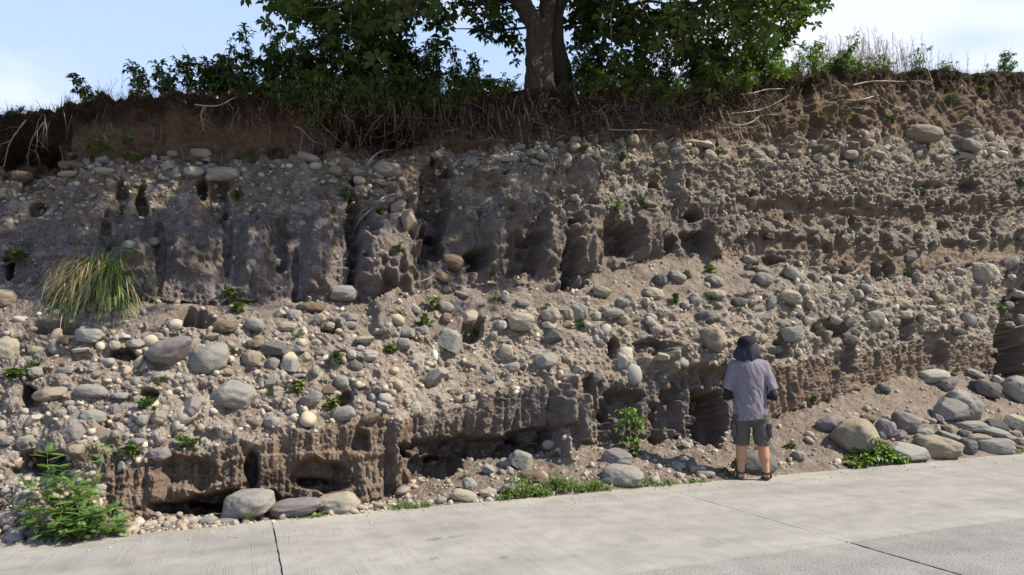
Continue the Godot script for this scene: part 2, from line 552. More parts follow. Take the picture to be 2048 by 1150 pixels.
				for h in near:
					var w0: float = n_mid.get_noise_3d(p.x * 1.5, p.y * 1.5, h[1])
					var w1: float = n_fine.get_noise_3d(p.x * 0.8, p.y * 0.8, h[2])
					var ax: float = absf((px - h[1]) / h[3] + 0.42 * w0 + 0.09 * w1)
					var ay: float = absf((py - h[2]) / h[4] - 0.4 * w0 + 0.1 * w1)
					if ax < 1.5 and ay < 1.5:
						var r: float = pow(pow(ax, h[6]) + pow(ay, h[6]), 1.0 / h[6])
						if h[5] > 0.0:
							d -= h[5] * (1.0 - smoothstep(0.72, 1.05, r)) * (1.0 + 0.4 * w0 + 0.08 * w1)
						else:
							d -= h[5] * (1.0 - smoothstep(0.45, 1.15, r))
				var out := Vector3(0, 0.75, 0.66) if s == 0 or s == 3 else Vector3(0, 0.2, 0.98)
				var pd := p + out * d
				d += 0.010 * n_grit.get_noise_3dv(pd) + 0.006 * n_grit.get_noise_3dv(pd * 2.1)
				var tone := (1.52 if sg == 0 or sg == 2 or sg == 3 else 1.40) + 0.40 * n_tone.get_noise_3dv(pd * 1.5) + 0.22 * n_fine.get_noise_3dv(pd * 0.7 + Vector3(5, 5, 5)) + 0.15 * n_grit.get_noise_3dv(pd) + stain
				col = Color(col.r * tone, col.g * tone * 0.985, col.b * tone * 0.99)
				if s == 0 and t < 0.12:
					d *= t / 0.12
					if d < 0.0 and t < 0.1:
						d *= 0.5
				var id := row * cols + c
				cv[id] = p + out * d
				cc[id] = col
				cw[id] = grav + tal * 0.45
				cs[id] = sg
				row += 1
		# over the brow and away
		var lip := cv[(rows - 1) * cols + c]
		var back := [0.06, 0.2, 0.5, 1.1, 2.2, 5.0, 16.0, 70.0]
		var rise := [0.05, 0.08, 0.1, 0.12, 0.1, -0.1, -0.8, -4.0]
		for j in extra:
			var id := (rows + j) * cols + c
			var q := lip + Vector3(0, rise[j], -back[j])
			q.y += 0.06 * n_mid.get_noise_3dv(q * 0.7) * minf(1.0, back[j] * 3.0)
			cv[id] = q
			cc[id] = Color(0.07, 0.06, 0.035) * (1.0 + 0.4 * n_tone.get_noise_3dv(q))
			cs[id] = 7
	for r in all:
		for c in cols:
			var id := r * cols + c
			var du := cv[r * cols + mini(c + 1, cols - 1)] - cv[r * cols + maxi(c - 1, 0)]
			var dv := cv[mini(r + 1, all - 1) * cols + c] - cv[maxi(r - 1, 0) * cols + c]
			cn[id] = du.cross(dv).normalized()
	var ix := PackedInt32Array()
	ix.resize((all - 1) * (cols - 1) * 6)
	var at := 0
	for r in all - 1:
		for c in cols - 1:
			var a := r * cols + c
			ix[at] = a
			ix[at + 1] = a + cols
			ix[at + 2] = a + 1
			ix[at + 3] = a + 1
			ix[at + 4] = a + cols
			ix[at + 5] = a + cols + 1
			at += 6
	var arr := []
	arr.resize(Mesh.ARRAY_MAX)
	arr[Mesh.ARRAY_VERTEX] = cv
	arr[Mesh.ARRAY_NORMAL] = cn
	arr[Mesh.ARRAY_COLOR] = cc
	arr[Mesh.ARRAY_INDEX] = ix
	var mesh := ArrayMesh.new()
	mesh.add_surface_from_arrays(Mesh.PRIMITIVE_TRIANGLES, arr)
	var m := mat(Color.WHITE, 0.95, true)
	m.metallic_specular = 0.15
	m.albedo_texture = grain(noise(0.045, 5, 31), 0.42, 1.0)
	m.normal_enabled = true
	m.normal_texture = relief(noise(0.04, 5, 32), 14.0)
	m.normal_scale = 1.0
	m.uv1_triplanar = true
	m.uv1_world_triplanar = true
	m.uv1_scale = Vector3(2.3, 2.3, 2.3)
	cliff = part("cliff", mesh, m, self)
	cliff.set_meta("kind", "structure")
	# which vertex is seen at each 4 x 4 px of the picture
	bucket.resize(512 * 288)
	bucket.fill(-1)
	var far := PackedFloat32Array()
	far.resize(512 * 288)
	far.fill(1e9)
	for id in cols * rows:
		var q := seen_at(cv[id])
		var bx := int(floor(q.x / 4.0))
		var by := int(floor(q.y / 4.0))
		if bx >= 0 and bx < 512 and by >= 0 and by < 288:
			var k := by * 512 + bx
			if q.z < far[k]:
				far[k] = q.z
				bucket[k] = id

func surf(px: float, py: float) -> int:
	var bx := clampi(int(px / 4.0), 0, 511)
	var by := clampi(int(py / 4.0), 0, 287)
	for r in 14:
		for dy in range(-r, r + 1):
			for dx in range(-r, r + 1):
				if maxi(absi(dx), absi(dy)) == r and bx + dx >= 0 and bx + dx < 512 and by + dy >= 0 and by + dy < 288:
					var id := bucket[(by + dy) * 512 + bx + dx]
					if id >= 0:
						return id
	return 0


# ---------------------------------------------------------------- ground and road
func build_road() -> void:
	var g := PlaneMesh.new()
	g.size = Vector2(700, 700)
	var gm := mat(lin(0.16, 0.14, 0.1), 0.95)
	gm.albedo_texture = grain(noise(0.02, 4, 41), 0.7, 1.0)
	gm.uv1_triplanar = true
	gm.uv1_world_triplanar = true
	gm.uv1_scale = Vector3(0.4, 0.4, 0.4)
	var go := part("ground", g, gm, self, Transform3D(Basis(), Vector3(0, -0.24, 0)))
	go.set_meta("kind", "structure")
	var road := Node3D.new()
	road.name = "road"
	add_child(road)
	road.set_meta("kind", "structure")
	var fine := concrete(false)
	var worn := concrete(true)
	var dark := mat(lin(0.15, 0.14, 0.13), 0.9)
	# the far lane, along the cliff
	var joints := [-12.4, -8.16, -3.93, 0.303, 4.44, 8.75, 13.0, 17.3, 21.6, 26.0]
	for k in joints.size() - 1:
		slab(road, joints[k], joints[k + 1], 0.0, 2.688, fine, false, k)
	var near := [-12.6, -8.3, -4.1, 0.2, 4.44, 8.7, 13.0, 17.3, 21.6, 26.0]
	for k in near.size() - 1:
		slab(road, near[k], near[k + 1], 2.70, 5.4, worn, true, 20 + k)
	# the bed under the joints
	var b := BoxMesh.new()
	b.size = Vector3(40, 0.1, 5.6)
	part("road_bed", b, dark, road, Transform3D(Basis(), Vector3(7, -0.085, 2.72)))
	# tar in the near lane's joint, slightly proud
	var t := Mesher.new()
	var n := noise(3.0, 2, 55)
	for k in 40:
		var z := 2.72 + 2.6 * k / 39.0
		var w := 0.014 + 0.008 * n.get_noise_1d(z * 2.0)
		var cx := 4.44 + 0.012 * n.get_noise_1d(z + 20.0)
		t.add(Vector3(cx - w, 0.003, z), Vector3.UP)
		t.add(Vector3(cx + w, 0.003, z), Vector3.UP)
	for k in 39:
		t.tri(k * 2, k * 2 + 1, k * 2 + 2)
		t.tri(k * 2 + 1, k * 2 + 3, k * 2 + 2)
	part("joint_sealant", t.mesh(), mat(lin(0.17, 0.163, 0.155), 0.85), road)

func concrete(worn: bool) -> StandardMaterial3D:
	var side := 1024
	var hi := Image.create(side, side, false, Image.FORMAT_L8)
	var al := Image.create(side, side, false, Image.FORMAT_L8)
	var n1 := noise(0.008, 3, 61)
	var n2 := noise(0.06, 2, 62)
	var pits := noise(0.10, 2, 63)
	var wob := noise(0.004, 2, 64)
	var line := PackedFloat32Array()
	line.resize(side + 64)
	var r := RandomNumberGenerator.new()
	r.seed = 5
	var k := 0
	while k < side + 60:
		var gap := r.randi_range(7, 13)
		if r.randf() < 0.8:
			var deep := r.randf_range(0.4, 1.0)
			line[k] = deep * 0.7
			line[mini(k + 1, side)] = deep
			line[mini(k + 2, side)] = deep * 0.6
		k += gap
	for y in side:
		for x in side:
			var h := 0.62 + 0.14 * n2.get_noise_2d(x, y)
			var a := 0.88 + 0.05 * n1.get_noise_2d(x, y) + 0.05 * n2.get_noise_2d(x * 1.7, y * 1.7)
			if worn:
				var p := pits.get_noise_2d(x * 1.3, y * 1.3)
				h += 0.30 * p
				a += -0.22 * smoothstep(0.25, 0.5, p) + 0.1 * smoothstep(0.2, 0.5, -p)
			else:
				var xx := x + int(6.0 + 6.0 * wob.get_noise_2d(x * 0.4, y))
				var much := smoothstep(-0.22, 0.3, n1.get_noise_2d(x * 0.8 + 400.0, y * 0.35))
				var g := line[xx] * much
				h -= 0.45 * g
				a -= 0.10 * g
			hi.set_pixel(x, y, Color(h, h, h))
			al.set_pixel(x, y, Color(a, a, a))
	hi.convert(Image.FORMAT_RGBA8)
	hi.bump_map_to_normal_map(2.0 if not worn else 2.6)
	var m := mat(Color.WHITE, 0.88, true)
	m.metallic_specular = 0.25
	m.albedo_texture = ImageTexture.create_from_image(al)
	m.normal_enabled = true
	m.normal_texture = ImageTexture.create_from_image(hi)
	m.normal_scale = 0.8
	return m

func slab(road: Node3D, x0: float, x1: float, z0: float, z1: float, m: Material, worn: bool, s: int) -> void:
	var n := noise(0.9, 4, 70)
	var e := noise(5.0, 3, 71 + s)
	var stretch := noise(1.0, 3, 76)
	var nx := int((x1 - x0) / 0.06)
	var nz := int((z1 - z0) / 0.06)
	var v := PackedVector3Array()
	var nn := PackedVector3Array()
	var uv := PackedVector2Array()
	var cc := PackedColorArray()
	var ix := PackedInt32Array()
	var gap := 0.006
	var stains := [[870, 1078, 0.07, 0.03], [909, 1074, 0.05, 0.025], [735, 1094, 0.03, 0.02], [1063, 1054, 0.035, 0.015], [1005, 1116, 0.02, 0.02], [860, 1118, 0.03, 0.02], [1395, 972, 0.03, 0.02], [1540, 1000, 0.05, 0.02]]
	var spots := []
	for q in stains:
		var d := ray(q[0], q[1])
		spots.append([cam_o + d * (-cam_o.y / d.y), q[2], q[3]])
	for k in nz + 3:
		for j in nx + 3:
			var fx := clampf((j - 1.0) / nx, 0.0, 1.0)
			var fz := clampf((k - 1.0) / nz, 0.0, 1.0)
			var p := Vector3(lerpf(x0 + gap, x1 - gap, fx), 0.0, lerpf(z0 + gap * (0.3 if worn else 0.0), z1 - gap, fz))
			var q := Vector3.UP
			var rim := j == 0 or j == nx + 2 or k == 0 or k == nz + 2
			var border := j <= 1 or j >= nx + 1 or k <= 1 or k >= nz + 1
			if k <= 1 and not worn:
				p.z += 0.03 * e.get_noise_1d(p.x) - 0.015
			elif border:
				p.x += 0.006 * e.get_noise_1d(p.z * 3.0) * (1.0 if j <= 1 or j >= nx + 1 else 0.0)
				p.z += 0.007 * e.get_noise_1d(p.x * 3.0) * (1.0 if k <= 1 or k >= nz + 1 else 0.0)
			if border:
				p.y -= 0.004
			if rim:
				p.y = -0.19
				q = Vector3(-1.0 if j == 0 else 1.0 if j == nx + 2 else 0.0, 0.2, -1.0 if k == 0 else 1.0 if k == nz + 2 else 0.0).normalized()
			else:
				p.y += 0.002 * n.get_noise_2d(p.x * 2.0, p.z * 2.0)
			v.append(p)
			nn.append(q)
			uv.append(Vector2(p.x / 2.2, p.z / 2.2))
			var t := 1.0 + 0.16 * n.get_noise_2d(p.x, p.z) + 0.09 * stretch.get_noise_2d(p.x * 0.8, p.z * 3.0) + 0.05 * sin(s * 2.3)
			var c := Color(0.335, 0.327, 0.312) if not worn else Color(0.295, 0.288, 0.277)
			# worn wheel tracks and faint old stains
			t *= 1.0 - (0.05 + 0.05 * n.get_noise_2d(p.x * 0.6, 7.0)) * (exp(-pow((p.z - 0.95) / 0.22, 2.0)) + exp(-pow((p.z - 2.15) / 0.25, 2.0)))
			t *= 1.0 - 0.09 * smoothstep(0.22, 0.5, n.get_noise_2d(p.x * 2.2 + 50.0, p.z * 2.2))
			# bright dust towards the cliff
			c = c.lerp(Color(0.40, 0.365, 0.315), 0.6 * smoothstep(0.55, 0.0, p.z + 0.15 * n.get_noise_2d(p.x * 3.0, 0)) if not worn else 0.0)
			for sp in spots:
				var o: Vector3 = p - sp[0]
				var w := pow(o.x / sp[1], 2.0) + pow(o.z / sp[2], 2.0)
				if w < 4.0:
					t *= lerpf(0.45, 1.0, clampf(w * 0.8, 0.0, 1.0))
			cc.append(Color(c.r * t, c.g * t, c.b * t))
	var w := nx + 3
	for k in nz + 2:
		for j in nx + 2:
			var a := k * w + j
			ix.append_array([a, a + 1, a + w, a + 1, a + w + 1, a + w])
	var arr := []
	arr.resize(Mesh.ARRAY_MAX)
	arr[Mesh.ARRAY_VERTEX] = v
	arr[Mesh.ARRAY_NORMAL] = nn
	arr[Mesh.ARRAY_TEX_UV] = uv
	arr[Mesh.ARRAY_COLOR] = cc
	arr[Mesh.ARRAY_INDEX] = ix
	var mesh := ArrayMesh.new()
	mesh.add_surface_from_arrays(Mesh.PRIMITIVE_TRIANGLES, arr)
	part("concrete_slab", mesh, m, road)


# ---------------------------------------------------------------- stones
var stone_meshes: Array[ArrayMesh] = []
var angular_meshes: Array[ArrayMesh] = []
var pebble_meshes: Array[ArrayMesh] = []
var tones := {}

func ball(level: int) -> Mesher:
	var m := Mesher.new()
	var g := (1.0 + sqrt(5.0)) / 2.0
	for p in [Vector3(-1, g, 0), Vector3(1, g, 0), Vector3(-1, -g, 0), Vector3(1, -g, 0), Vector3(0, -1, g), Vector3(0, 1, g), Vector3(0, -1, -g), Vector3(0, 1, -g), Vector3(g, 0, -1), Vector3(g, 0, 1), Vector3(-g, 0, -1), Vector3(-g, 0, 1)]:
		m.add(p.normalized(), p.normalized())
	var faces := []
	for a in 12:
		for b in range(a + 1, 12):
			for c in range(b + 1, 12):
				if m.v[a].distance_to(m.v[b]) < 1.1 and m.v[b].distance_to(m.v[c]) < 1.1 and m.v[a].distance_to(m.v[c]) < 1.1:
					faces.append([a, b, c])
	for l in level:
		var mid := {}
		var next := []
		for f in faces:
			var h := []
			for k in 3:
				var a: int = mini(f[k], f[(k + 1) % 3])
				var b: int = maxi(f[k], f[(k + 1) % 3])
				var key := a * 100000 + b
				if not mid.has(key):
					var q := (m.v[a] + m.v[b]).normalized()
					mid[key] = m.add(q, q)
				h.append(mid[key])
			next.append_array([[f[0], h[0], h[2]], [f[1], h[1], h[0]], [f[2], h[2], h[1]], [h[0], h[1], h[2]]])
		faces = next
	for f in faces:
		m.tri(f[0], f[1], f[2])
	return m

func stone_mesh(level: int, s: int, cuts: int, sharp: float) -> ArrayMesh:
	var m := ball(level)
	var r := RandomNumberGenerator.new()
	r.seed = s * 77 + 3
	var n := noise(0.75, 2, s)
	var n2 := noise(3.2, 3, s + 500)
	var planes := []
	for k in cuts:
		var d := Vector3(r.randfn(), r.randfn(), r.randfn()).normalized()
		planes.append([d, r.randf_range(0.58, 0.9) if sharp > 0.8 else r.randf_range(0.7, 0.95)])
	var power := r.randf_range(2.0, 2.9)
	var lo := Vector3.ONE * 9.0
	var hi := Vector3.ONE * -9.0
	for k in m.v.size():
		var p := m.v[k]
		var q := pow(pow(absf(p.x), power) + pow(absf(p.y), power) + pow(absf(p.z), power), -1.0 / power)
		p *= q
		p *= 1.0 + (0.22 if sharp > 0.8 else 0.17) * n.get_noise_3dv(p)
		for c in planes:
			var over: float = p.dot(c[0]) - c[1]
			if over > 0.0:
				p -= c[0] * over * sharp
		p *= 1.0 + 0.035 * n2.get_noise_3dv(p)
		m.v[k] = p
		lo = lo.min(p)
		hi = hi.max(p)
	for k in m.v.size():
		m.v[k] = (m.v[k] - (lo + hi) * 0.5) / ((hi - lo) * 0.5)
	m.smooth()
	return m.mesh()

func prepare_stones() -> void:
	for k in 14:
		stone_meshes.append(stone_mesh(4, 10 + k, 3 + k % 4, 0.55))
	for k in 8:
		angular_meshes.append(stone_mesh(4, 60 + k, 9 + k % 4, 0.93))
	for k in 6:
		pebble_meshes.append(stone_mesh(1, 90 + k, 4, 0.8))
	var speck := grain(noise(0.06, 5, 81), 0.45, 1.0)
	var rel := relief(noise(0.05, 5, 82), 5.0)
	var table := {"grey": [0.39, 0.375, 0.34], "dark": [0.20, 0.19, 0.18], "purple": [0.33, 0.29, 0.285], "tan": [0.41, 0.35, 0.265], "cream": [0.50, 0.45, 0.36], "pale": [0.56, 0.53, 0.47], "red": [0.36, 0.235, 0.18], "brown": [0.25, 0.19, 0.13]}
	for name_ in table:
		var q = table[name_]
		var m := mat(lin(q[0], q[1], q[2]), 0.85)
		m.metallic_specular = 0.25
		m.albedo_texture = speck
		m.normal_enabled = true
		m.normal_texture = rel
		m.normal_scale = 0.9
		m.uv1_triplanar = true
		m.uv1_scale = Vector3(0.55, 0.55, 0.55)
		tones[name_] = m

# a stone whose outline in the photograph is an ellipse rx by ry (in its pixels), standing at the distance of the ground it rests in
func set_stone(o: MeshInstance3D, px: float, py: float, rx: float, ry: float, turn: float, loose: bool) -> void:
	var at: Vector3
	var k: float
	var id := surf(px, py)
	var edge := 1087.0 - 0.0898 * px
	if loose and py + ry > edge - 16.0:
		# at the very edge of the road
		var e := ray(px, edge)
		var g := cam_o + e * (-cam_o.y / e.y)
		var deep := seen_at(g).z + minf(rx, ry * 1.3) * 0.006 * 0.55
		at = cam_o + ray(px, py) * deep
		k = deep / F
	elif loose:
		id = surf(px, minf(py + ry * 0.8, 1087.0 - 0.0898 * px - 3.0))
		var q := seen_at(cv[id])
		k = q.z / F
		var deep := q.z + minf(rx, ry * 1.3) * k * 0.5
		var d := ray(px, py)
		at = cam_o + d * deep
		k = deep / F
	else:
		var q := seen_at(cv[id])
		k = q.z / F
		at = cam_o + ray(px, py) * q.z + cn[id] * 0.12 * minf(rx, ry) * k
	var a := deg_to_rad(turn)
	var r := cam_b.x * cos(a) - cam_b.y * sin(a)
	var u := cam_b.x * sin(a) + cam_b.y * cos(a)
	var f := r.cross(u)
	o.transform = Transform3D(Basis(r * rx * k, u * ry * k, f * (rx * 0.45 + ry * 0.55) * rf(0.85, 1.1) * k), at)

var bed_stones := {
	"grey": ["182 673 26 16 8", "272 688 17 9 0", "316 671 15 6 0", "291 733 10 12 0", "133 742 18 9 -15", "71 744 15 11 0", "195 750 9 7 0", "142 773 9 7 0", "184 783 33 14 4", "239 792 18 7 0", "124 828 8 9 0", "144 821 8 10 0", "139 808 10 7 0", "186 834 28 14 8", "208 872 19 13 -20", "283 839 12 11 0", "254 872 9 8 0", "229 869 8 8 0", "51 883 14 11 -15", "245 934 9 12 0", "15 881 14 9 0", "374 759 10 9 0", "110 697 12 13 0", "272 764 7 9 0", "420 721 41 32 -25", "510 649 19 13 10", "586 633 17 13 0", "701 651 14 8 0", "687 587 29 17 0", "643 595 10 6 20", "579 730 20 15 0", "630 742 8 11 0", "599 752 16 5 0", "685 764 14 13 0", "687 826 25 15 -20", "467 792 45 28 6", "544 843 15 12 0", "586 825 8 9 0", "528 795 8 10 0", "533 814 8 7 0", "767 812 12 9 0", "745 795 8 8 0", "891 615 17 12 10", "828 618 15 9 30", "897 680 29 23 10", "811 664 18 13 10", "846 662 13 10 -15", "807 688 15 12 0", "1158 626 17 19 0", "1023 737 18 10 -10", "1092 722 24 16 -20", "972 737 10 9 0", "1153 739 14 11 -15", "869 752 27 14 -30", "935 797 9 13 0", "979 759 12 9 0", "1045 607 15 8 10", "1354 555 19 12 20", "1429 562 20 11 15", "1498 520 15 9 15", "1226 627 22 9 0", "1199 756 11 10 0", "1390 602 12 10 0", "1244 604 12 9 0", "1526 560 19 14 10", "1587 554 25 13 30", "1581 669 23 18 0", "1597 626 11 8 20", "1697 643 13 11 0", "1670 611 9 9 0", "1730 576 14 9 30", "1715 589 12 11 0", "1554 699 14 11 0", "1821 514 11 14 25", "1918 544 12 8 0", "1933 639 16 12 30", "2018 526 18 10 -35", "2043 473 9 7 0", "2014 610 10 9 0", "2018 649 13 7 0", "1352 303 20 8 -8", "1940 294 17 13 25", "713 345 19 10 20", "1063 308 12 6 0", "205 320 15 11 10", "1061 402 10 7 0", "306 484 13 9 0", "260 491 10 10 0", "553 526 8 9 0", "504 527 9 8 0", "1243 285 6 10 0", "237 834 8 6 0"],
	"dark": ["550 698 29 15 0", "712 733 14 12 20", "710 785 10 10 0", "1103 673 23 17 -8", "1319 560 14 13 0", "1412 635 24 14 0", "1476 606 15 11 0", "1499 536 10 9 0", "1625 557 13 12 0", "1675 560 14 9 0", "1705 665 14 10 20", "1697 679 17 13 20", "1664 462 7 5 0", "1540 473 10 7 0", "1915 664 13 8 10", "294 331 13 7 10", "893 582 12 10 0", "904 575 8 8 30", "1376 549 9 9 0"],
	"purple": ["345 705 48 32 -12", "228 819 9 12 0", "146 870 25 23 -20", "317 908 23 13 -5", "384 815 18 22 20", "272 886 16 9 0", "595 700 16 9 0", "544 728 13 13 20", "541 766 17 13 0", "625 799 22 14 -25", "699 637 18 10 0", "767 659 12 10 0", "922 591 16 8 25", "1950 579 11 9 0", "1894 518 7 6 0", "1148 397 11 8 0"],
	"tan": ["100 790 33 14 -4", "317 834 18 14 0", "150 899 17 11 0", "73 702 15 10 0", "424 675 15 9 0", "504 717 20 17 0", "685 711 10 6 0", "453 744 14 7 0", "988 671 9 9 40", "1133 628 13 13 0", "1202 584 19 12 10", "1427 681 28 25 0", "1493 551 16 9 0", "1523 541 15 8 15", "1655 674 8 13 0", "1661 579 5 12 0", "1505 607 11 8 0", "1953 608 11 8 0", "1796 607 29 11 4", "1843 637 8 11 0", "1876 598 12 9 20", "1985 635 6 7 0", "1866 586 5 8 0", "1841 269 37 18 3", "1264 282 14 12 0", "1320 294 14 8 0", "1443 289 12 13 40", "1732 292 8 9 40", "1977 289 12 5 0", "1247 357 8 7 0", "1387 306 10 10 0", "774 341 32 17 4", "762 365 15 7 25", "875 310 13 9 -10", "944 324 12 9 -10", "404 310 21 11 5", "346 308 11 7 0", "174 325 7 9 0", "671 341 14 10 15", "412 318 10 6 0", "817 443 15 21 -20", "796 415 16 16 0", "543 516 11 10 0", "7 598 24 20 0", "1651 296 8 7 0"],
	"cream": ["10 701 25 27 0", "230 691 12 10 0", "558 629 11 9 -20", "573 654 22 10 0", "639 638 13 11 -30", "659 651 13 10 15", "730 680 20 8 4", "632 686 13 8 0", "608 715 13 10 -20", "937 633 19 14 -10", "1041 644 28 20 5", "1100 631 20 15 -15", "1098 650 16 9 0", "1134 648 14 8 0", "1012 704 15 16 0", "1140 690 9 8 0", "829 817 14 15 -20", "1010 597 10 8 30", "1304 588 24 13 3", "1430 588 21 9 0", "1246 639 13 10 0", "1191 633 10 10 0", "1310 657 15 13 15", "1292 604 9 9 0", "1325 712 13 9 -10", "1171 599 10 7 0", "1370 610 8 7 0", "1579 593 25 15 12", "1530 635 13 8 0", "1620 610 8 12 0", "1611 642 7 10 0", "1634 647 9 9 0", "1669 639 14 9 15", "1698 603 9 15 0", "1734 560 7 12 -15", "1747 639 19 17 -20", "1595 703 10 8 10", "1752 605 12 5 10", "1523 678 10 12 30", "1961 548 24 22 10", "1835 555 12 10 30", "1880 546 9 7 30", "1930 589 8 8 0", "1823 583 9 8 20", "1776 585 8 6 0", "1897 626 12 9 10", "1804 629 18 9 0", "2035 589 16 8 15", "2043 643 12 14 0", "1793 644 7 6 0", "1149 296 11 11 0", "1151 280 12 8 0", "1396 289 34 7 3", "1419 313 15 12 20", "1489 296 14 7 -15", "1542 303 14 13 35", "1512 310 15 9 5", "1586 302 16 7 0", "1621 289 10 9 10", "1702 310 14 10 0", "1757 310 15 8 15", "1804 319 11 9 -15", "1834 310 12 9 -20", "1931 313 19 8 5", "1975 303 12 9 0", "2007 301 9 7 0", "2040 300 9 7 0", "1285 339 8 9 0", "1662 312 10 5 0", "1038 296 13 7 -15", "1084 315 16 9 15", "1012 320 16 7 5", "970 339 9 5 15", "1070 324 8 5 20", "449 348 32 15 2", "388 345 18 12 5", "334 334 14 11 -30", "136 348 21 7 -5", "617 316 24 9 20", "664 328 9 5 0", "666 363 9 5 0", "207 343 20 8 -4", "292 348 6 5 0", "1091 296 8 7 0", "1568 312 8 6 0", "1905 303 10 6 0"],
	"pale": ["245 674 17 7 -5", "66 842 17 10 -25", "164 700 17 5 -10", "608 664 8 11 30", "736 711 21 11 -5", "703 709 10 9 -10", "719 697 10 6 0", "1003 650 12 9 10", "1041 677 7 6 0", "1246 721 17 19 15", "1299 643 12 9 30", "1609 576 10 8 0", "1543 605 9 13 0", "1652 601 7 6 0", "1683 621 6 6 0", "1912 558 9 7 10", "1860 617 10 7 0", "2022 553 10 5 0", "1540 329 11 7 0", "1635 315 11 8 -25", "1882 315 14 5 -10"],
	"red": ["891 637 11 11 0"],
	"brown": ["449 655 26 13 0", "621 615 30 11 -5", "506 688 17 9 0", "652 783 20 14 10", "741 839 21 12 -5", "510 846 9 6 20", "884 555 18 11 15", "243 322 13 8 10", "132 331 12 10 0", "155 331 14 8 10", "36 358 26 15 -10", "3 383 8 10 0", "903 526 24 17 15", "130 682 12 10 0"],
}
var angular_spots := {"897 680 29 23 10": 0, "345 705 48 32 -12": 1, "1103 673 23 17 -8": 2, "869 752 27 14 -30": 3, "1092 722 24 16 -20": 4, "550 698 29 15 0": 5, "384 815 18 22 20": 6, "208 872 19 13 -20": 7}

func build_bed_stones() -> void:
	var count := 0
	for tone in bed_stones:
		for line in bed_stones[tone]:
			var q = line.split_floats(" ")
			var mesh: ArrayMesh = stone_meshes[rng.randi() % stone_meshes.size()]
			if angular_spots.has(line):
				mesh = angular_meshes[angular_spots[line]]
			elif q[2] < 24.0 and rng.randf() < 0.35:
				mesh = angular_meshes[rng.randi() % 8]
			if count >= 298:
				continue
			var o := part("stone", mesh, tones[tone], cliff)
			set_stone(o, q[0], q[1], q[2], q[3], q[4] + rf(-6, 6), false)
			count += 1
	print("bed stones ", count)
	# the many smaller ones
	var kinds := pebble_meshes.size()
	var where := []
	var tint := []
	for k in kinds:
		where.append([] as Array[Transform3D])
		tint.append(PackedColorArray())
	var shades := [Color(0.30, 0.28, 0.24), Color(0.24, 0.23, 0.21), Color(0.36, 0.315, 0.24), Color(0.40, 0.36, 0.29), Color(0.27, 0.235, 0.215), Color(0.31, 0.25, 0.185), Color(0.44, 0.41, 0.35), Color(0.19, 0.18, 0.17), Color(0.33, 0.285, 0.225)]
	var put := 0
	var tries := 0
	while put < 10000 and tries < 200000:
		tries += 1
		var c := rng.randi_range(30, cols - 20)
		var r := rng.randi_range(2, rows - 2)
		var id := r * cols + c
		var chance := cw[id] * 0.7
		var s := cs[id]
		if s == 1:
			chance *= 0.4
		if s == 2 or s == 3:
			chance *= 0.2 if cpx[c] < 830.0 else 0.3 if cpx[c] < 1450.0 else 0.42
		if s == 4 and cpx[c] > 930.0:
			chance *= 1.1
		if cpx[c] < 930.0 and (s == 4 or s == 5):
			chance *= 0.55
		if s == 6:
			chance = 0.012 if cpx[c] > 1550.0 else 0.0
		if rng.randf() > chance:
			continue
		var size := 0.0085 * exp(pow(rng.randf(), 1.6) * 1.5)
		if s == 4:
			size *= 0.75
		if rng.randf() < 0.02 and s in [0, 2, 3, 5]:
			size = rf(0.04, 0.075)
		if rng.randf() < 0.006 and s in [2, 5]:
			size = rf(0.07, 0.11)
		var b := Basis(Vector3(rng.randfn(), rng.randfn(), rng.randfn()).normalized(), rf(0, TAU))
		b = b * Basis.from_scale(Vector3(size * rf(0.9, 1.5), size * rf(0.65, 1.0), size * rf(0.8, 1.2)))
		var k := rng.randi() % kinds
		where[k].append(Transform3D(b, cv[id] + cn[id] * size * rf(-0.35, 0.4)))
		var sh: Color = shades[rng.randi() % shades.size()]
		if s == 4 or s == 0:
			sh = sh.lerp(Color(0.25, 0.205, 0.165), 0.45)
		elif size < 0.03:
			sh = sh.lerp(Color(0.28, 0.23, 0.185), 0.35)
		sh = sh * rf(0.8, 1.15)
		tint[k].append(sh)
		put += 1
	# crumbs washed on to the edge of the road
	for e in 650:
		var size := 0.0028 * exp(rng.randf() * 1.3)
		var k := rng.randi() % kinds
		var x := rf(-3.5, 14.0)
		where[k].append(Transform3D(Basis(Vector3.UP, rf(0, TAU)) * Basis.from_scale(Vector3(size * 1.3, size * 0.8, size)), Vector3(x, 0.002 + size * 0.3, 0.03 + 0.55 * pow(rng.randf(), 3.0))))
		tint[k].append(Color(0.34, 0.30, 0.25) * rf(0.8, 1.3))
	var pm := mat(Color.WHITE, 0.9, true)
	pm.metallic_specular = 0.2
	for k in kinds:
		copies("pebbles", pebble_meshes[k], pm, cliff, where[k], tint[k])

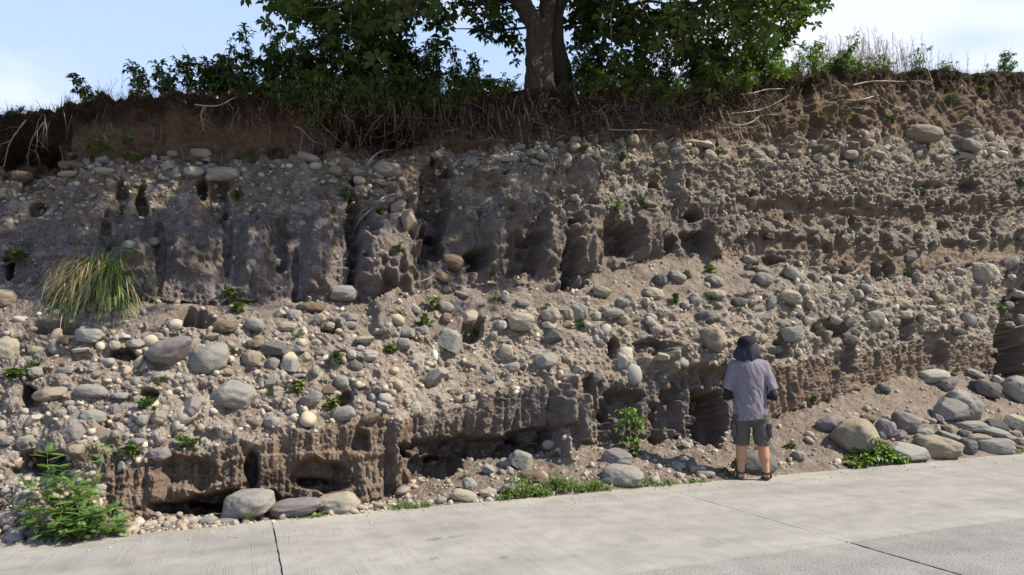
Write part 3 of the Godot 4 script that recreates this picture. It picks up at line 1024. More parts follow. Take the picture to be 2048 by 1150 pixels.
# loose boulders lie on the ground: things of their own
var loose := [
	["1868 753 30 14 -4", "pale", "pale flat-topped boulder high on the sandy slope below the right-hand cliff foot"],
	["1895 771 22 16 -15", "purple", "purplish boulder with a light smear tucked under the pale flat-topped boulder"],
	["1767 777 13 9 10", "dark", "small dark green-grey stone alone on the bare sand slope right of the person"],
	["1922 812 37 32 20", "grey", "big round grey boulder behind the wedge-shaped one in the roadside pile"],
	["1899 822 33 26 15", "grey", "wedge-shaped grey boulder leaning on the big round grey boulder"],
	["1969 778 28 18 15", "dark", "dark brown-grey boulder on the slope above the big round grey boulder"],
	["2030 778 27 28 25", "grey", "grey boulder cut by the right edge of the photo, high on the slope"],
	["2036 848 28 18 5", "cream", "cream boulder cut by the right edge of the photo, below the grey one"],
	["1662 849 30 18 -8", "purple", "dull purple-grey boulder half buried left of the big pinkish tan boulder"],
	["1712 876 48 37 -10", "tan", "biggest boulder of the pile, pinkish tan, with a leafy green bush before it"],
	["1736 838 15 9 5", "brown", "small brown stone lying on top of the big pinkish tan boulder"],
	["1770 858 17 20 20", "purple", "upright mauve-grey stone right behind the big pinkish tan boulder"],
	["1810 845 25 22 10", "purple", "rounded pink-topped boulder in the middle of the roadside pile"],
	["1941 852 36 11 3", "grey", "long flat grey boulder under the wedge-shaped boulder"],
	["1990 866 32 11 14", "grey", "low grey boulder sloping down right from the long flat grey one"],
	["1997 852 20 13 20", "dark", "dark angular stone left of the cream boulder at the photo's right edge"],
	["1815 906 44 20 8", "pale", "smooth pale grey boulder at the road edge right of the leafy bush"],
	["1873 893 46 24 6", "tan", "large sandy tan boulder at the road edge beside the smooth pale one"],
	["1935 893 18 16 0", "dark", "dark stone between the large sandy tan boulder and the twin-humped grey one"],
	["1988 892 38 17 0", "grey", "twin-humped grey boulder at the road edge near the right border"],
	["1959 876 27 9 3", "tan", "low tan stone lying behind the twin-humped grey boulder"],
	["1928 868 13 9 0", "dark", "small dark round stone just under the long flat grey boulder"],
	["1845 864 20 8 -8", "grey", "slim light-striped grey stone right of the pink-topped boulder"],
	["1895 859 12 8 15", "brown", "small reddish brown stone under the wedge-shaped boulder"],
	["1878 839 15 8 35", "purple", "slanting mauve slab left of the wedge-shaped boulder"],
	["1845 843 13 6 20", "cream", "small cream stone above the slim light-striped stone"],
	["1900 873 26 7 18", "grey", "thin grey slab lying behind the large sandy tan boulder"],
	["2029 868 13 8 0", "tan", "small pinkish tan stone right under the cream boulder"],
	["2022 878 13 7 5", "tan", "small tan stone at the right end of the pile near the low weeds"],
	["2043 883 12 8 0", "grey", "grey stone cut by the right edge of the photo just above the road"],
	["1950 747 19 7 20", "pale", "pale slab with green sprouts on the crest of the right-hand slope"],
	["1994 759 11 8 20", "pale", "pale rounded stone left of the high grey boulder at the right border"],
	["1840 876 12 8 0", "grey", "grey stone wedged behind the large sandy tan boulder's left shoulder"],
	["1765 884 12 5 0", "red", "flat reddish stone behind the smooth pale grey boulder"],
	["1797 871 14 12 0", "purple", "shaded purple-grey stone under the pink-topped boulder"],
	["1762 872 9 8 30", "dark", "small dark wedge stone right of the big pinkish tan boulder"],
	["1703 837 12 6 0", "grey", "flat grey stone behind the top of the big pinkish tan boulder"],
	["1773 836 10 6 0", "grey", "grey pebble-like stone above the upright mauve-grey stone"],
	["1233 917 32 18 -4", "purple", "rounded mauve-grey boulder behind the pale one at mid road edge"],
	["1246 952 42 20 6", "grey", "pale grey boulder at mid road edge between two patches of weeds"],
	["1042 920 26 19 8", "grey", "angular grey boulder with a pointed top on the dark talus"],
	["1063 953 28 14 0", "brown", "brownish boulder half hidden behind the long green weed patch"],
	["978 938 14 10 15", "grey", "small blocky grey stone left of the pointed grey boulder"],
	["939 969 17 13 30", "grey", "light grey stone with green sprigs above the yellowish cream boulder"],
	["927 991 29 12 8", "cream", "yellowish cream boulder at the road edge left of the weed patch"],
	["976 985 18 8 -4", "cream", "flat cream stone right of the yellowish cream boulder"],
	["953 999 15 7 0", "brown", "dark brown stone at the road edge before the flat cream stone"],
	["1019 974 14 7 0", "grey", "low grey stone peeping out left of the long weed patch"],
	["1008 924 11 9 0", "grey", "small grey stone leaning on the pointed grey boulder's left side"],
	["969 905 9 8 0", "grey", "small bluish stone on the talus crest before the cave"],
	["995 907 11 5 0", "grey", "light flat stone on the talus crest left of the pointed boulder"],
	["1371 889 13 6 28", "pale", "pale sloping stone at the foot of the dark recess left of the person"],
	["1359 931 15 8 10", "grey", "grey broken stone at the road edge left of the person's feet"],
	["498 1009 51 27 -3", "grey", "large rounded grey-green boulder at the road edge with a grass tuft before it"],
	["594 1014 52 17 -8", "purple", "long low purplish boulder with a worn pale top at the road edge"],
	["674 1006 46 21 -4", "cream", "smooth cream boulder at the road edge right of the long purplish one"],
	["416 1042 18 9 -10", "grey", "blue-grey stone at the road edge left of the large rounded boulder"],
	["452 1043 26 6 -4", "purple", "flat purplish stone lying before the large rounded boulder's left side"],
	["365 1053 15 4 -4", "tan", "thin tan stone at the road edge before the dark undercut"],
	["15 1037 22 17 10", "purple", "mauve boulder at the left border of the photo, upper of the corner stones"],
	["28 1070 20 14 0", "grey", "grey boulder in the lower left corner beside the feathery shrub"],
	["68 1068 18 13 -30", "dark", "dark slanting stone behind the feathery shrub's left stems"],
	["249 1050 14 13 10", "cream", "cream stone at the right foot of the feathery shrub"],
	["550 1003 8 6 0", "cream", "small cream stone between the two large left road-edge boulders"],
	["501 1040 9 6 0", "brown", "small brown stone under the grass tuft at the slab joint"],
	["529 1040 8 4 0", "red", "small reddish stone by the road joint crack"],
	["1512 930 42 25 0", "dark", "dark rounded boulder just behind the person's feet"],
	["1411 947 19 7 4", "tan", "flat tan-grey stone on the road edge left of the person"],
	["1389 938 10 7 0", "tan", "small tan stone behind the flat stone left of the person"],
	["1598 910 13 9 10", "grey", "grey stone on the talus right of the person's legs"],
	["1223 973 9 6 0", "cream", "small cream stone at the left foot of the pale mid road-edge boulder"],
	["1735 817 8 6 20", "pale", "small pale stone on the gravel streak above the pile"],
	["720 1014 11 5 0", "pale", "small pale stone at the road edge right of the smooth cream boulder"],
	["755 1009 9 5 10", "grey", "small grey stone at the road edge below the brown columns"],
	["882 1000 12 6 0", "grey", "greyish stone left of the yellowish cream boulder at the road edge"],
	["860 1004 8 6 30", "dark", "dark upright stone at the road edge in the thin weeds"],
]

func build_loose() -> void:
	var ang := {4: 3, 1: 1, 15: 2, 24: 4, 40: 0, 42: 5, 38: 6, 34: 7, 16: 3, 52: 2, 7: 6}
	for k in loose.size():
		var e = loose[k]
		var q = e[0].split_floats(" ")
		var mesh: ArrayMesh = angular_meshes[ang[k]] if ang.has(k) else stone_meshes[(k * 5) % 14]
		var o := part("boulder", mesh, tones[e[1]], self)
		set_stone(o, q[0], q[1], q[2], q[3], q[4], true)
		tag(o, e[2], "boulder", "loose boulders at the foot of the cliff")


# ---------------------------------------------------------------- plants
var m_tree_leaf: StandardMaterial3D
var m_shrub_leaf: StandardMaterial3D
var m_grass: StandardMaterial3D
var m_stem: StandardMaterial3D
var m_root: StandardMaterial3D
var m_bark: StandardMaterial3D
var small_leaf: ArrayMesh
var broad_leaf: ArrayMesh
var rosette: ArrayMesh
var tiny_leaf: ArrayMesh

func prepare_plants() -> void:
	m_tree_leaf = leaf_mat(Color(0.58, 0.7, 0.16))
	m_shrub_leaf = leaf_mat(Color(0.58, 0.72, 0.18))
	m_grass = leaf_mat(Color(0.35, 0.38, 0.15))
	m_stem = mat(lin(0.13, 0.105, 0.075), 0.9)
	m_root = mat(Color.WHITE, 0.85, true)
	m_bark = mat(lin(0.15, 0.122, 0.092), 0.95)
	m_bark.albedo_texture = grain(noise(0.05, 4, 91), 0.45, 1.0)
	m_bark.normal_enabled = true
	m_bark.normal_texture = relief(noise(0.05, 4, 92), 10.0)
	m_bark.uv1_triplanar = true
	m_bark.uv1_world_triplanar = true
	m_bark.uv1_scale = Vector3(3.0, 1.0, 3.0)
	var m := Mesher.new()
	m.leaf(Vector3.ZERO, Vector3(0, 0, 1), Vector3.UP, 1.0, 0.42, 0.5, 0.25, 0.5)
	small_leaf = m.mesh()
	m = Mesher.new()
	m.leaf(Vector3.ZERO, Vector3(0, 0, 1), Vector3.UP, 1.0, 0.7, 0.5, 0.2, 0.45)
	broad_leaf = m.mesh()
	m = Mesher.new()
	for k in 5:
		var a := TAU * k / 5.0
		m.leaf(Vector3.ZERO, Vector3(cos(a), 0.5, sin(a)), Vector3.UP, 1.0, 0.5, 0.3, 0.2)
	tiny_leaf = m.mesh()
	m = Mesher.new()
	var r := RandomNumberGenerator.new()
	r.seed = 4
	for k in 8:
		var a := TAU * k / 8.0 + r.randf_range(-0.3, 0.3)
		var up := r.randf_range(-0.35, 0.55)
		m.leaf(Vector3(cos(a), 0.2, sin(a)) * 0.12, Vector3(cos(a), up, sin(a)), Vector3.UP, r.randf_range(0.8, 1.1), 0.44, 0.5, 0.2, 0.62)
	rosette = m.mesh()

func hang_basis(dir: Vector3, size: float) -> Basis:
	var z := dir.normalized()
	var x := Vector3.UP.cross(z)
	x = x.normalized() if x.length() > 0.05 else Vector3.RIGHT
	return Basis(x, z.cross(x), z) * size

func bent(a: Vector3, b: Vector3, sway: float, steps := 6, sag := 0.0) -> PackedVector3Array:
	var l := PackedVector3Array()
	var off := gauss3(sway)
	var off2 := gauss3(sway * 0.5)
	for k in steps + 1:
		var t := float(k) / steps
		l.append(a.lerp(b, t) + off * sin(PI * t) + off2 * sin(TAU * t) - Vector3(0, sag * sin(PI * t), 0))
	return l

func taper(n: int, r0: float, r1: float) -> PackedFloat32Array:
	var r := PackedFloat32Array()
	for k in n:
		r.append(lerpf(r0, r1, float(k) / (n - 1)))
	return r

func trunk_tube(m: Mesher, line: PackedVector3Array, radii: PackedFloat32Array, sides: int, rough: float, nz: FastNoiseLite) -> void:
	var l := PackedVector3Array()
	var r := PackedFloat32Array()
	var n := (line.size() - 1) * 14
	for k in n + 1:
		var f := float(k) / 14.0
		var a := mini(int(f), line.size() - 2)
		var t := f - a
		l.append(line[a].cubic_interpolate(line[a + 1], line[maxi(a - 1, 0)], line[mini(a + 2, line.size() - 1)], t))
		r.append(lerpf(radii[a], radii[a + 1], t))
	m.tube(l, r, sides, rough, nz)
	m.smooth()

func leaf_tint(c: Color) -> Color:
	var t := rf(0.65, 1.3)
	return Color(c.r * t * rf(0.85, 1.25), c.g * t, c.b * t * rf(0.7, 1.2))

# a shrub of thin stems with leaves along side twigs
func shrub(called: String, at: Vector3, h: float, w: float, stems: int, leaves: int, size: float, c: Color, label: String, category: String, group: String, leaf: ArrayMesh = null, lean := Vector3.ZERO) -> Node3D:
	var o := thing(called, at, label, category, group)
	var m := Mesher.new()
	var where: Array[Transform3D] = []
	var tint := PackedColorArray()
	var per := maxi(1, leaves / stems)
	for s in stems:
		var a := rf(0, TAU)
		var out := Vector3(cos(a), 0, sin(a))
		var tip := out * w * 0.5 * sqrt(rng.randf()) + Vector3(0, h * rf(0.55, 1.0), 0) + lean * h * rf(0.5, 1.0)
		var foot := out * rf(0.0, 0.12) * w + Vector3(0, -0.05, 0)
		var line := bent(foot, tip, h * 0.06, 7)
		m.tube(line, taper(8, 0.005 + h * 0.004, 0.002), 5)
		var twigs := maxi(3, int(h * 9.0) + per / 14)
		for t in twigs:
			var f := rf(0.22, 1.0)
			var k := mini(int(f * 7.0), 6)
			var p := line[k].lerp(line[k + 1], f * 7.0 - k)
			var q := p + (Vector3(rng.randfn(), rng.randfn() * 0.5 + 0.35, rng.randfn())).normalized() * rf(0.1, 0.3) * (0.3 + w * 0.25)
			m.tube(bent(p, q, 0.01, 3), taper(4, 0.0028, 0.001), 4)
			for l in maxi(1, per / twigs):
				var g := rf(0.15, 1.05)
				var pos := p.lerp(q, g)
				var d := (q - p).normalized() * 0.6 + Vector3(rng.randfn(), rng.randfn() * 0.4 - 0.15, rng.randfn()) * 0.8
				where.append(Transform3D(hang_basis(d, size * rf(0.6, 1.25)), pos))
				tint.append(leaf_tint(c))
	part("stems", m.mesh(), m_stem, o)
	copies("foliage", small_leaf if leaf == null else leaf, m_shrub_leaf, o, where, tint)
	return o

func build_tree() -> void:
	var base := pt(1088, 172, -2.75)
	var o := thing("tree", base, "big broad-leaved tree with a forked grey trunk on the brow of the cliff", "tree")
	var bark := noise(9.0, 4, 95)
	var m := Mesher.new()
	var P := func(px: float, py: float, z: float) -> Vector3: return pt(px, py, z) - base
	# main stem: two fused columns, then the fork
	trunk_tube(m, PackedVector3Array([P.call(1070, 215, -2.7), P.call(1071, 170, -2.72), P.call(1070, 130, -2.75), P.call(1069, 90, -2.76), P.call(1068, 60, -2.78), P.call(1062, 34, -2.8), P.call(1046, 10, -2.8), P.call(1024, -16, -2.75), P.call(985, -60, -2.6), P.call(930, -120, -2.3)]), PackedFloat32Array([0.20, 0.162, 0.142, 0.137, 0.137, 0.14, 0.14, 0.13, 0.12, 0.10]), 64, 0.30, bark)
	trunk_tube(m, PackedVector3Array([P.call(1093, 215, -2.66), P.call(1092, 170, -2.68), P.call(1091, 130, -2.7), P.call(1090, 90, -2.75), P.call(1090, 50, -2.8), P.call(1094, 20, -2.85), P.call(1100, -20, -2.95), P.call(1110, -90, -3.2), P.call(1150, -190, -3.4)]), PackedFloat32Array([0.19, 0.14, 0.12, 0.115, 0.12, 0.125, 0.125, 0.12, 0.1]), 64, 0.30, bark)
	part("trunk", m.mesh(), m_bark, o)
	m = Mesher.new()
	trunk_tube(m, PackedVector3Array([P.call(1136, 215, -3.3), P.call(1127, 165, -3.3), P.call(1119, 120, -3.25), P.call(1113, 80, -3.2), P.call(1112, 40, -3.15), P.call(1128, -10, -3.3), P.call(1190, -90, -3.5)]), PackedFloat32Array([0.25, 0.18, 0.15, 0.125, 0.12, 0.11, 0.09]), 48, 0.3, bark)
	part("rear_trunk", m.mesh(), m_bark, o)
	# limbs, twigs and rosettes of leaves
	var hubs: Array[Vector3] = [P.call(1060, 20, -2.8), P.call(985, -60, -2.6), P.call(930, -120, -2.3), P.call(1096, -20, -2.95), P.call(1110, -90, -3.2), P.call(1150, -190, -3.4), P.call(1190, -90, -3.5)]
	var ends := [[820, 30, -2.0], [700, -20, -2.2], [600, -60, -2.6], [880, -60, -1.0], [1230, 30, -2.6], [1340, 10, -2.4], [1450, -10, -2.6], [1580, -40, -2.6], [1290, -60, -1.2], [1000, -90, -0.6], [760, -130, -1.0], [1180, -200, -0.8], [1420, -160, -2.0], [1000, 60, -3.6], [1210, 110, -3.4]]
	for e in ends:
		var q: Vector3 = P.call(e[0], e[1], e[2])
		var from := hubs[0]
		for hb in hubs:
			if hb.distance_to(q) < from.distance_to(q):
				from = hb
		var l := bent(from, q, 0.12, 9, -0.15)
		var limbs := Mesher.new()
		limbs.tube(l, taper(10, 0.06 if e[1] < 20 else 0.04, 0.015), 8, 0.1, bark)
		for k in [4, 6, 8, 9]:
			hubs.append(l[k])
		part("limb", limbs.mesh(), m_bark, o)
	var spots: Array[Vector3] = []
	var spread := PackedFloat32Array()
	var shown := [[600, 14, 60, 34, 7], [690, 22, 90, 55, 13], [780, 50, 90, 70, 15], [850, 24, 70, 60, 9], [930, 20, 70, 36, 7], [1000, 34, 40, 40, 4], [1015, 95, 22, 28, 3], [1150, 22, 40, 40, 8], [1205, 60, 60, 70, 12], [1290, 40, 90, 60, 14], [1330, 95, 80, 60, 12], [1410, 130, 36, 60, 8], [1440, 50, 80, 60, 12], [1530, 36, 70, 60, 12], [1590, 10, 60, 26, 7], [1230, 130, 60, 40, 6], [1545, 70, 40, 40, 4]]
	for e in shown:
		for k in int(e[4] * 0.8):
			var a := rf(0, TAU)
			var rr := sqrt(rng.randf())
			spots.append(P.call(e[0] + cos(a) * rr * e[2], e[1] + sin(a) * rr * e[3] - 6.0, rf(-4.2, -1.5) if absf(e[0] - 1088.0) > 130.0 else rf(-5.0, -3.6)))
			spread.append(0.17)
	for k in 340:  # out-of-view upper crown, spread over the road to shade the upper left face
		var d := Vector3(rng.randfn(), rng.randfn(), rng.randfn()).normalized() * pow(rng.randf(), 0.4)
		var q := Vector3(d.x * 6.0, 5.0 + d.y * 3.2, d.z * 4.5 + 1.5)
		if seen_at(q + base).y > -40.0:
			continue
		spots.append(q)
		spread.append(0.36)
	var where: Array[Transform3D] = []
	var tint := PackedColorArray()
	var twigs := Mesher.new()
	for k in spots.size():
		var p := spots[k]
		var from := hubs[0]
		for hb in hubs:
			if hb.distance_to(p) < from.distance_to(p):
				from = hb
		twigs.tube(bent(from, p, 0.06, 5), taper(6, 0.014, 0.004), 5)
		for j in 11 if spread[k] < 0.3 else 22:
			var q := p + gauss3(spread[k])
			var b := Basis.from_euler(Vector3(rf(-0.7, 0.7), rf(0, TAU), rf(-0.7, 0.7))) * rf(0.10, 0.19)
			where.append(Transform3D(Basis(b.x, b.y, b.z), q))
			tint.append(leaf_tint(Color(0.075, 0.115, 0.034) if rng.randf() > 0.003 else Color(0.30, 0.16, 0.04)))
	part("twigs", twigs.mesh(), m_stem, o)
	copies("crown", rosette, m_tree_leaf, o, where, tint)

func at_lip(px: float, back: float) -> Vector3:
	var kn := knots(px)
	var p := cv[surf(px, kn[12] + 4.0)]
	p.z -= back
	p.y += 0.05
	return p

func build_brow_shrubs() -> void:
	var dark := Color(0.075, 0.128, 0.040)
	var mid := Color(0.105, 0.178, 0.050)
	var bright := Color(0.135, 0.225, 0.055)
	var g := "shrubs growing along the brow of the cliff"
	# px, top row in the photo, spread px, stems, leaves, leaf size, distance behind the lip, colour, label
	var list := [
		[188, 158, 44, 3, 60, 0.085, 0.12, dark, "small low plant leaning left at the left end of the brow"],
		[28, 212, 14, 2, 14, 0.06, 0.1, dark, "tiny sprout on the bare far left end of the brow"],
		[274, 116, 50, 4, 110, 0.075, 0.15, dark, "slender young shrub with open sky on both sides, left part of the brow"],
		[330, 126, 60, 5, 130, 0.085, 0.15, dark, "low spreading shrub right of the slender young shrub, drooping leaves"],
		[402, 86, 90, 9, 330, 0.085, 0.2, dark, "leafy shrub at the left end of the long thicket"],
		[452, 88, 90, 9, 380, 0.085, 0.5, dark, "rounded shrub second in the thicket from its left end"],
		[520, 46, 100, 10, 480, 0.085, 0.4, dark, "tall airy shrub with a jutting top twig, left half of the thicket"],
		[585, 66, 100, 10, 560, 0.085, 0.3, mid, "dense shrub right of the tall airy one, under the crown's left tips"],
		[640, 60, 110, 11, 640, 0.08, 0.6, dark, "dense dark shrub below the left edge of the tree's crown"],
		[700, 44, 120, 11, 700, 0.08, 0.4, mid, "bushy shrub with bright upper leaves left of the tree"],
		[760, 36, 130, 12, 820, 0.08, 0.8, dark, "largest dark shrub of the thicket left of the tree"],
		[825, 62, 120, 11, 720, 0.08, 0.4, dark, "thick shrub joining the crown's shade left of the trunk"],
		[885, 74, 110, 10, 600, 0.08, 0.6, dark, "rounded dark shrub nearest the sky gap left of the trunk"],
		[940, 92, 80, 8, 320, 0.075, 0.5, dark, "shrub at the left border of the bright sky gap by the trunk"],
		[1010, 138, 90, 8, 260, 0.07, 0.9, dark, "low shrub at the foot of the bright sky gap by the trunk"],
		[620, 138, 130, 11, 520, 0.07, 0.1, mid, "low front shrub on the lip below the dense dark thicket"],
		[800, 140, 150, 12, 560, 0.07, 0.08, dark, "low front shrub on the lip left of the trunk's foot"],
		[500, 146, 110, 9, 300, 0.065, 0.1, dark, "low front shrub on the lip below the tall airy shrub"],
		[1165, 118, 70, 7, 280, 0.075, 0.8, dark, "low shrub in the shade right of the rear trunk"],
		[1225, 92, 100, 10, 560, 0.075, 0.5, mid, "leafy shrub first right of the two trunks"],
		[1290, 100, 110, 10, 560, 0.07, 0.3, mid, "rounded shrub above the fine-leaved hanging bush"],
		[1365, 82, 110, 11, 640, 0.075, 0.6, mid, "shrub under the low right-hand boughs of the tree"],
		[1435, 74, 110, 11, 640, 0.075, 0.4, mid, "shrub with lighter leaf tips right of the low boughs"],
		[1500, 66, 110, 10, 600, 0.075, 0.5, bright, "bright green shrub below the right edge of the crown"],
		[1555, 58, 90, 9, 420, 0.075, 0.4, bright, "tall bright shrub touching the last leaves of the crown"],
		[1600, 104, 80, 8, 300, 0.065, 0.3, bright, "low sunlit shrub just right of the crown's end"],
		[1655, 62, 60, 5, 150, 0.07, 0.3, bright, "slim sunlit plant with one tall stem right of the crown"],
		[1690, 80, 90, 9, 380, 0.065, 0.2, bright, "bushy sunlit weed clump in front of the dry stalks"],
		[1735, 104, 70, 7, 220, 0.06, 0.2, bright, "sunlit weed right of the bushy weed clump"],
		[1780, 108, 60, 6, 160, 0.06, 0.2, bright, "low sunlit weed amid the tallest dry stalks"],
		[1860, 96, 50, 4, 80, 0.06, 0.25, bright, "lone upright weed amid the dry stalks near the right end"],
		[1915, 116, 50, 4, 70, 0.055, 0.2, bright, "small upright weed near the right end of the brow"],
		[2040, 100, 70, 7, 200, 0.07, 0.4, mid, "dark weed cut by the right edge of the photo on the brow"],
		[1420, 130, 130, 10, 420, 0.06, 0.05, mid, "low front shrub on the lip right of the hanging bush"],
		[1560, 128, 120, 9, 300, 0.055, 0.05, bright, "low sunlit front shrub on the lip above the bare pale roots"],
	]
	for e in list:
		var b := at_lip(e[0], e[6])
		var q := seen_at(b)
		var h: float = maxf(0.1, (q.y - e[1]) * q.z / F)
		shrub("shrub", b, h, e[2] * q.z / F, e[3] + 2, int(e[4] * (3.4 if e[4] > 250 else 2.6)), e[5] * (1.25 if e[0] > 1480 else 1.0), e[7], e[8], "shrub", g, null, Vector3(-0.7, 0, 0.1) if e[0] == 188 else Vector3.ZERO)
	var front := [
		[565, 28, 0.32, 90, dark, "low shrub growing out of the bank face above the lodged stick"], [628, 42, 0.42, 120, mid, "shrub growing out of the bank face below the dark thicket"], [690, 40, 0.45, 120, dark, "dark shrub growing out of the bank face above the bare dark soil"],
		[742, 30, 0.42, 110, mid, "shrub growing out of the bank face above the long bent root"], [812, 26, 0.4, 110, dark, "shrub growing out of the bank face above the hair roots"], [930, 14, 0.34, 100, dark, "low shrub at the lip under the bright sky gap"],
		[1000, 8, 0.28, 90, mid, "low weedy shrub at the left foot of the trunk"], [1175, 10, 0.34, 90, mid, "low weedy shrub at the right foot of the rear trunk"], [1245, 26, 0.4, 110, bright, "light green shrub growing out of the bank right of the trunk"],
		[1320, 40, 0.42, 120, bright, "light green shrub growing out of the bank above the root tangle"], [1392, 26, 0.4, 110, mid, "shrub growing out of the bank left of the pale straight root"], [1480, 10, 0.34, 110, bright, "sunlit shrub at the lip above the long slanting root"],
	]
	for e in front:
		var kn := knots(e[0])
		var b := cv[surf(e[0], kn[12] + e[1])]
		shrub("shrub", b, e[2], e[3] * 9.0 / F, 12, 900, 0.068, e[4], e[5], "shrub", g, null, Vector3(0, -0.15, 0.45))
	# a fine-leaved bush that hangs over the lip right of the trunk
	var hang := [
		[1285, 1.0, Color(0.085, 0.15, 0.045), "fine-leaved light green bush hanging over the lip right of the trunk"],
		[1350, 1.1, Color(0.085, 0.15, 0.045), "fine-leaved green bush hanging over the lip above the root tangle"],
		[648, 0.9, Color(0.08, 0.135, 0.04), "dark bush trailing over the lip below the crown's left edge"],
		[705, 1.0, Color(0.095, 0.16, 0.045), "dark bush trailing over the lip right of the first trailing one"],
		[770, 0.8, Color(0.08, 0.135, 0.04), "dark bush trailing over the lip above the long hair roots"],
		[868, 0.8, Color(0.08, 0.135, 0.04), "dark bush trailing over the lip left of the sky gap"],
		[1430, 0.8, Color(0.06, 0.105, 0.03), "dark green bush trailing over the lip above the pale straight root"],
		[590, 0.6, Color(0.095, 0.16, 0.045), "small dark bush trailing over the lip above the grey lodged stick"],
	]
	for e in hang:
		var b := at_lip(e[0], 0.02)
		var big: float = e[1]
		var o := thing("hanging_bush", b, e[3], "bush", "bushes hanging over the lip")
		var m := Mesher.new()
		var where: Array[Transform3D] = []
		var tint := PackedColorArray()
		for s in 26:
			var a := rf(-0.4, PI + 0.4)
			var tip := Vector3(cos(a) * rf(0.1, 0.5), rf(-0.42, 0.15), 0.1 + sin(a) * rf(0.1, 0.3)) * big
			var l := bent(Vector3(rf(-0.1, 0.1), 0, 0), tip, 0.04, 7, -0.12)
			m.tube(l, taper(8, 0.004, 0.0012), 4)
			for k in 26:
				var f := rf(0.15, 1.0) * 6.99
				var p := l[int(f)].lerp(l[int(f) + 1], f - int(f)) + gauss3(0.025)
				where.append(Transform3D(hang_basis(gauss3(1.0) + Vector3(0, 0.2, 0.3), rf(0.022, 0.042) * (1.0 if e[2].g > 0.14 else 1.5)), p))
				tint.append(leaf_tint(e[2]))
		part("stems", m.mesh(), m_stem, o)
		copies("foliage", small_leaf, m_shrub_leaf, o, where, tint)

# thin drooping blade, unit length, growing along z and falling
func blade_mesh(droop: float, width: float) -> ArrayMesh:
	var m := Mesher.new()
	m.blade(Vector3.ZERO, Vector3(0, 0.25, 1), 1.0, width, droop, 6)
	return m.mesh()

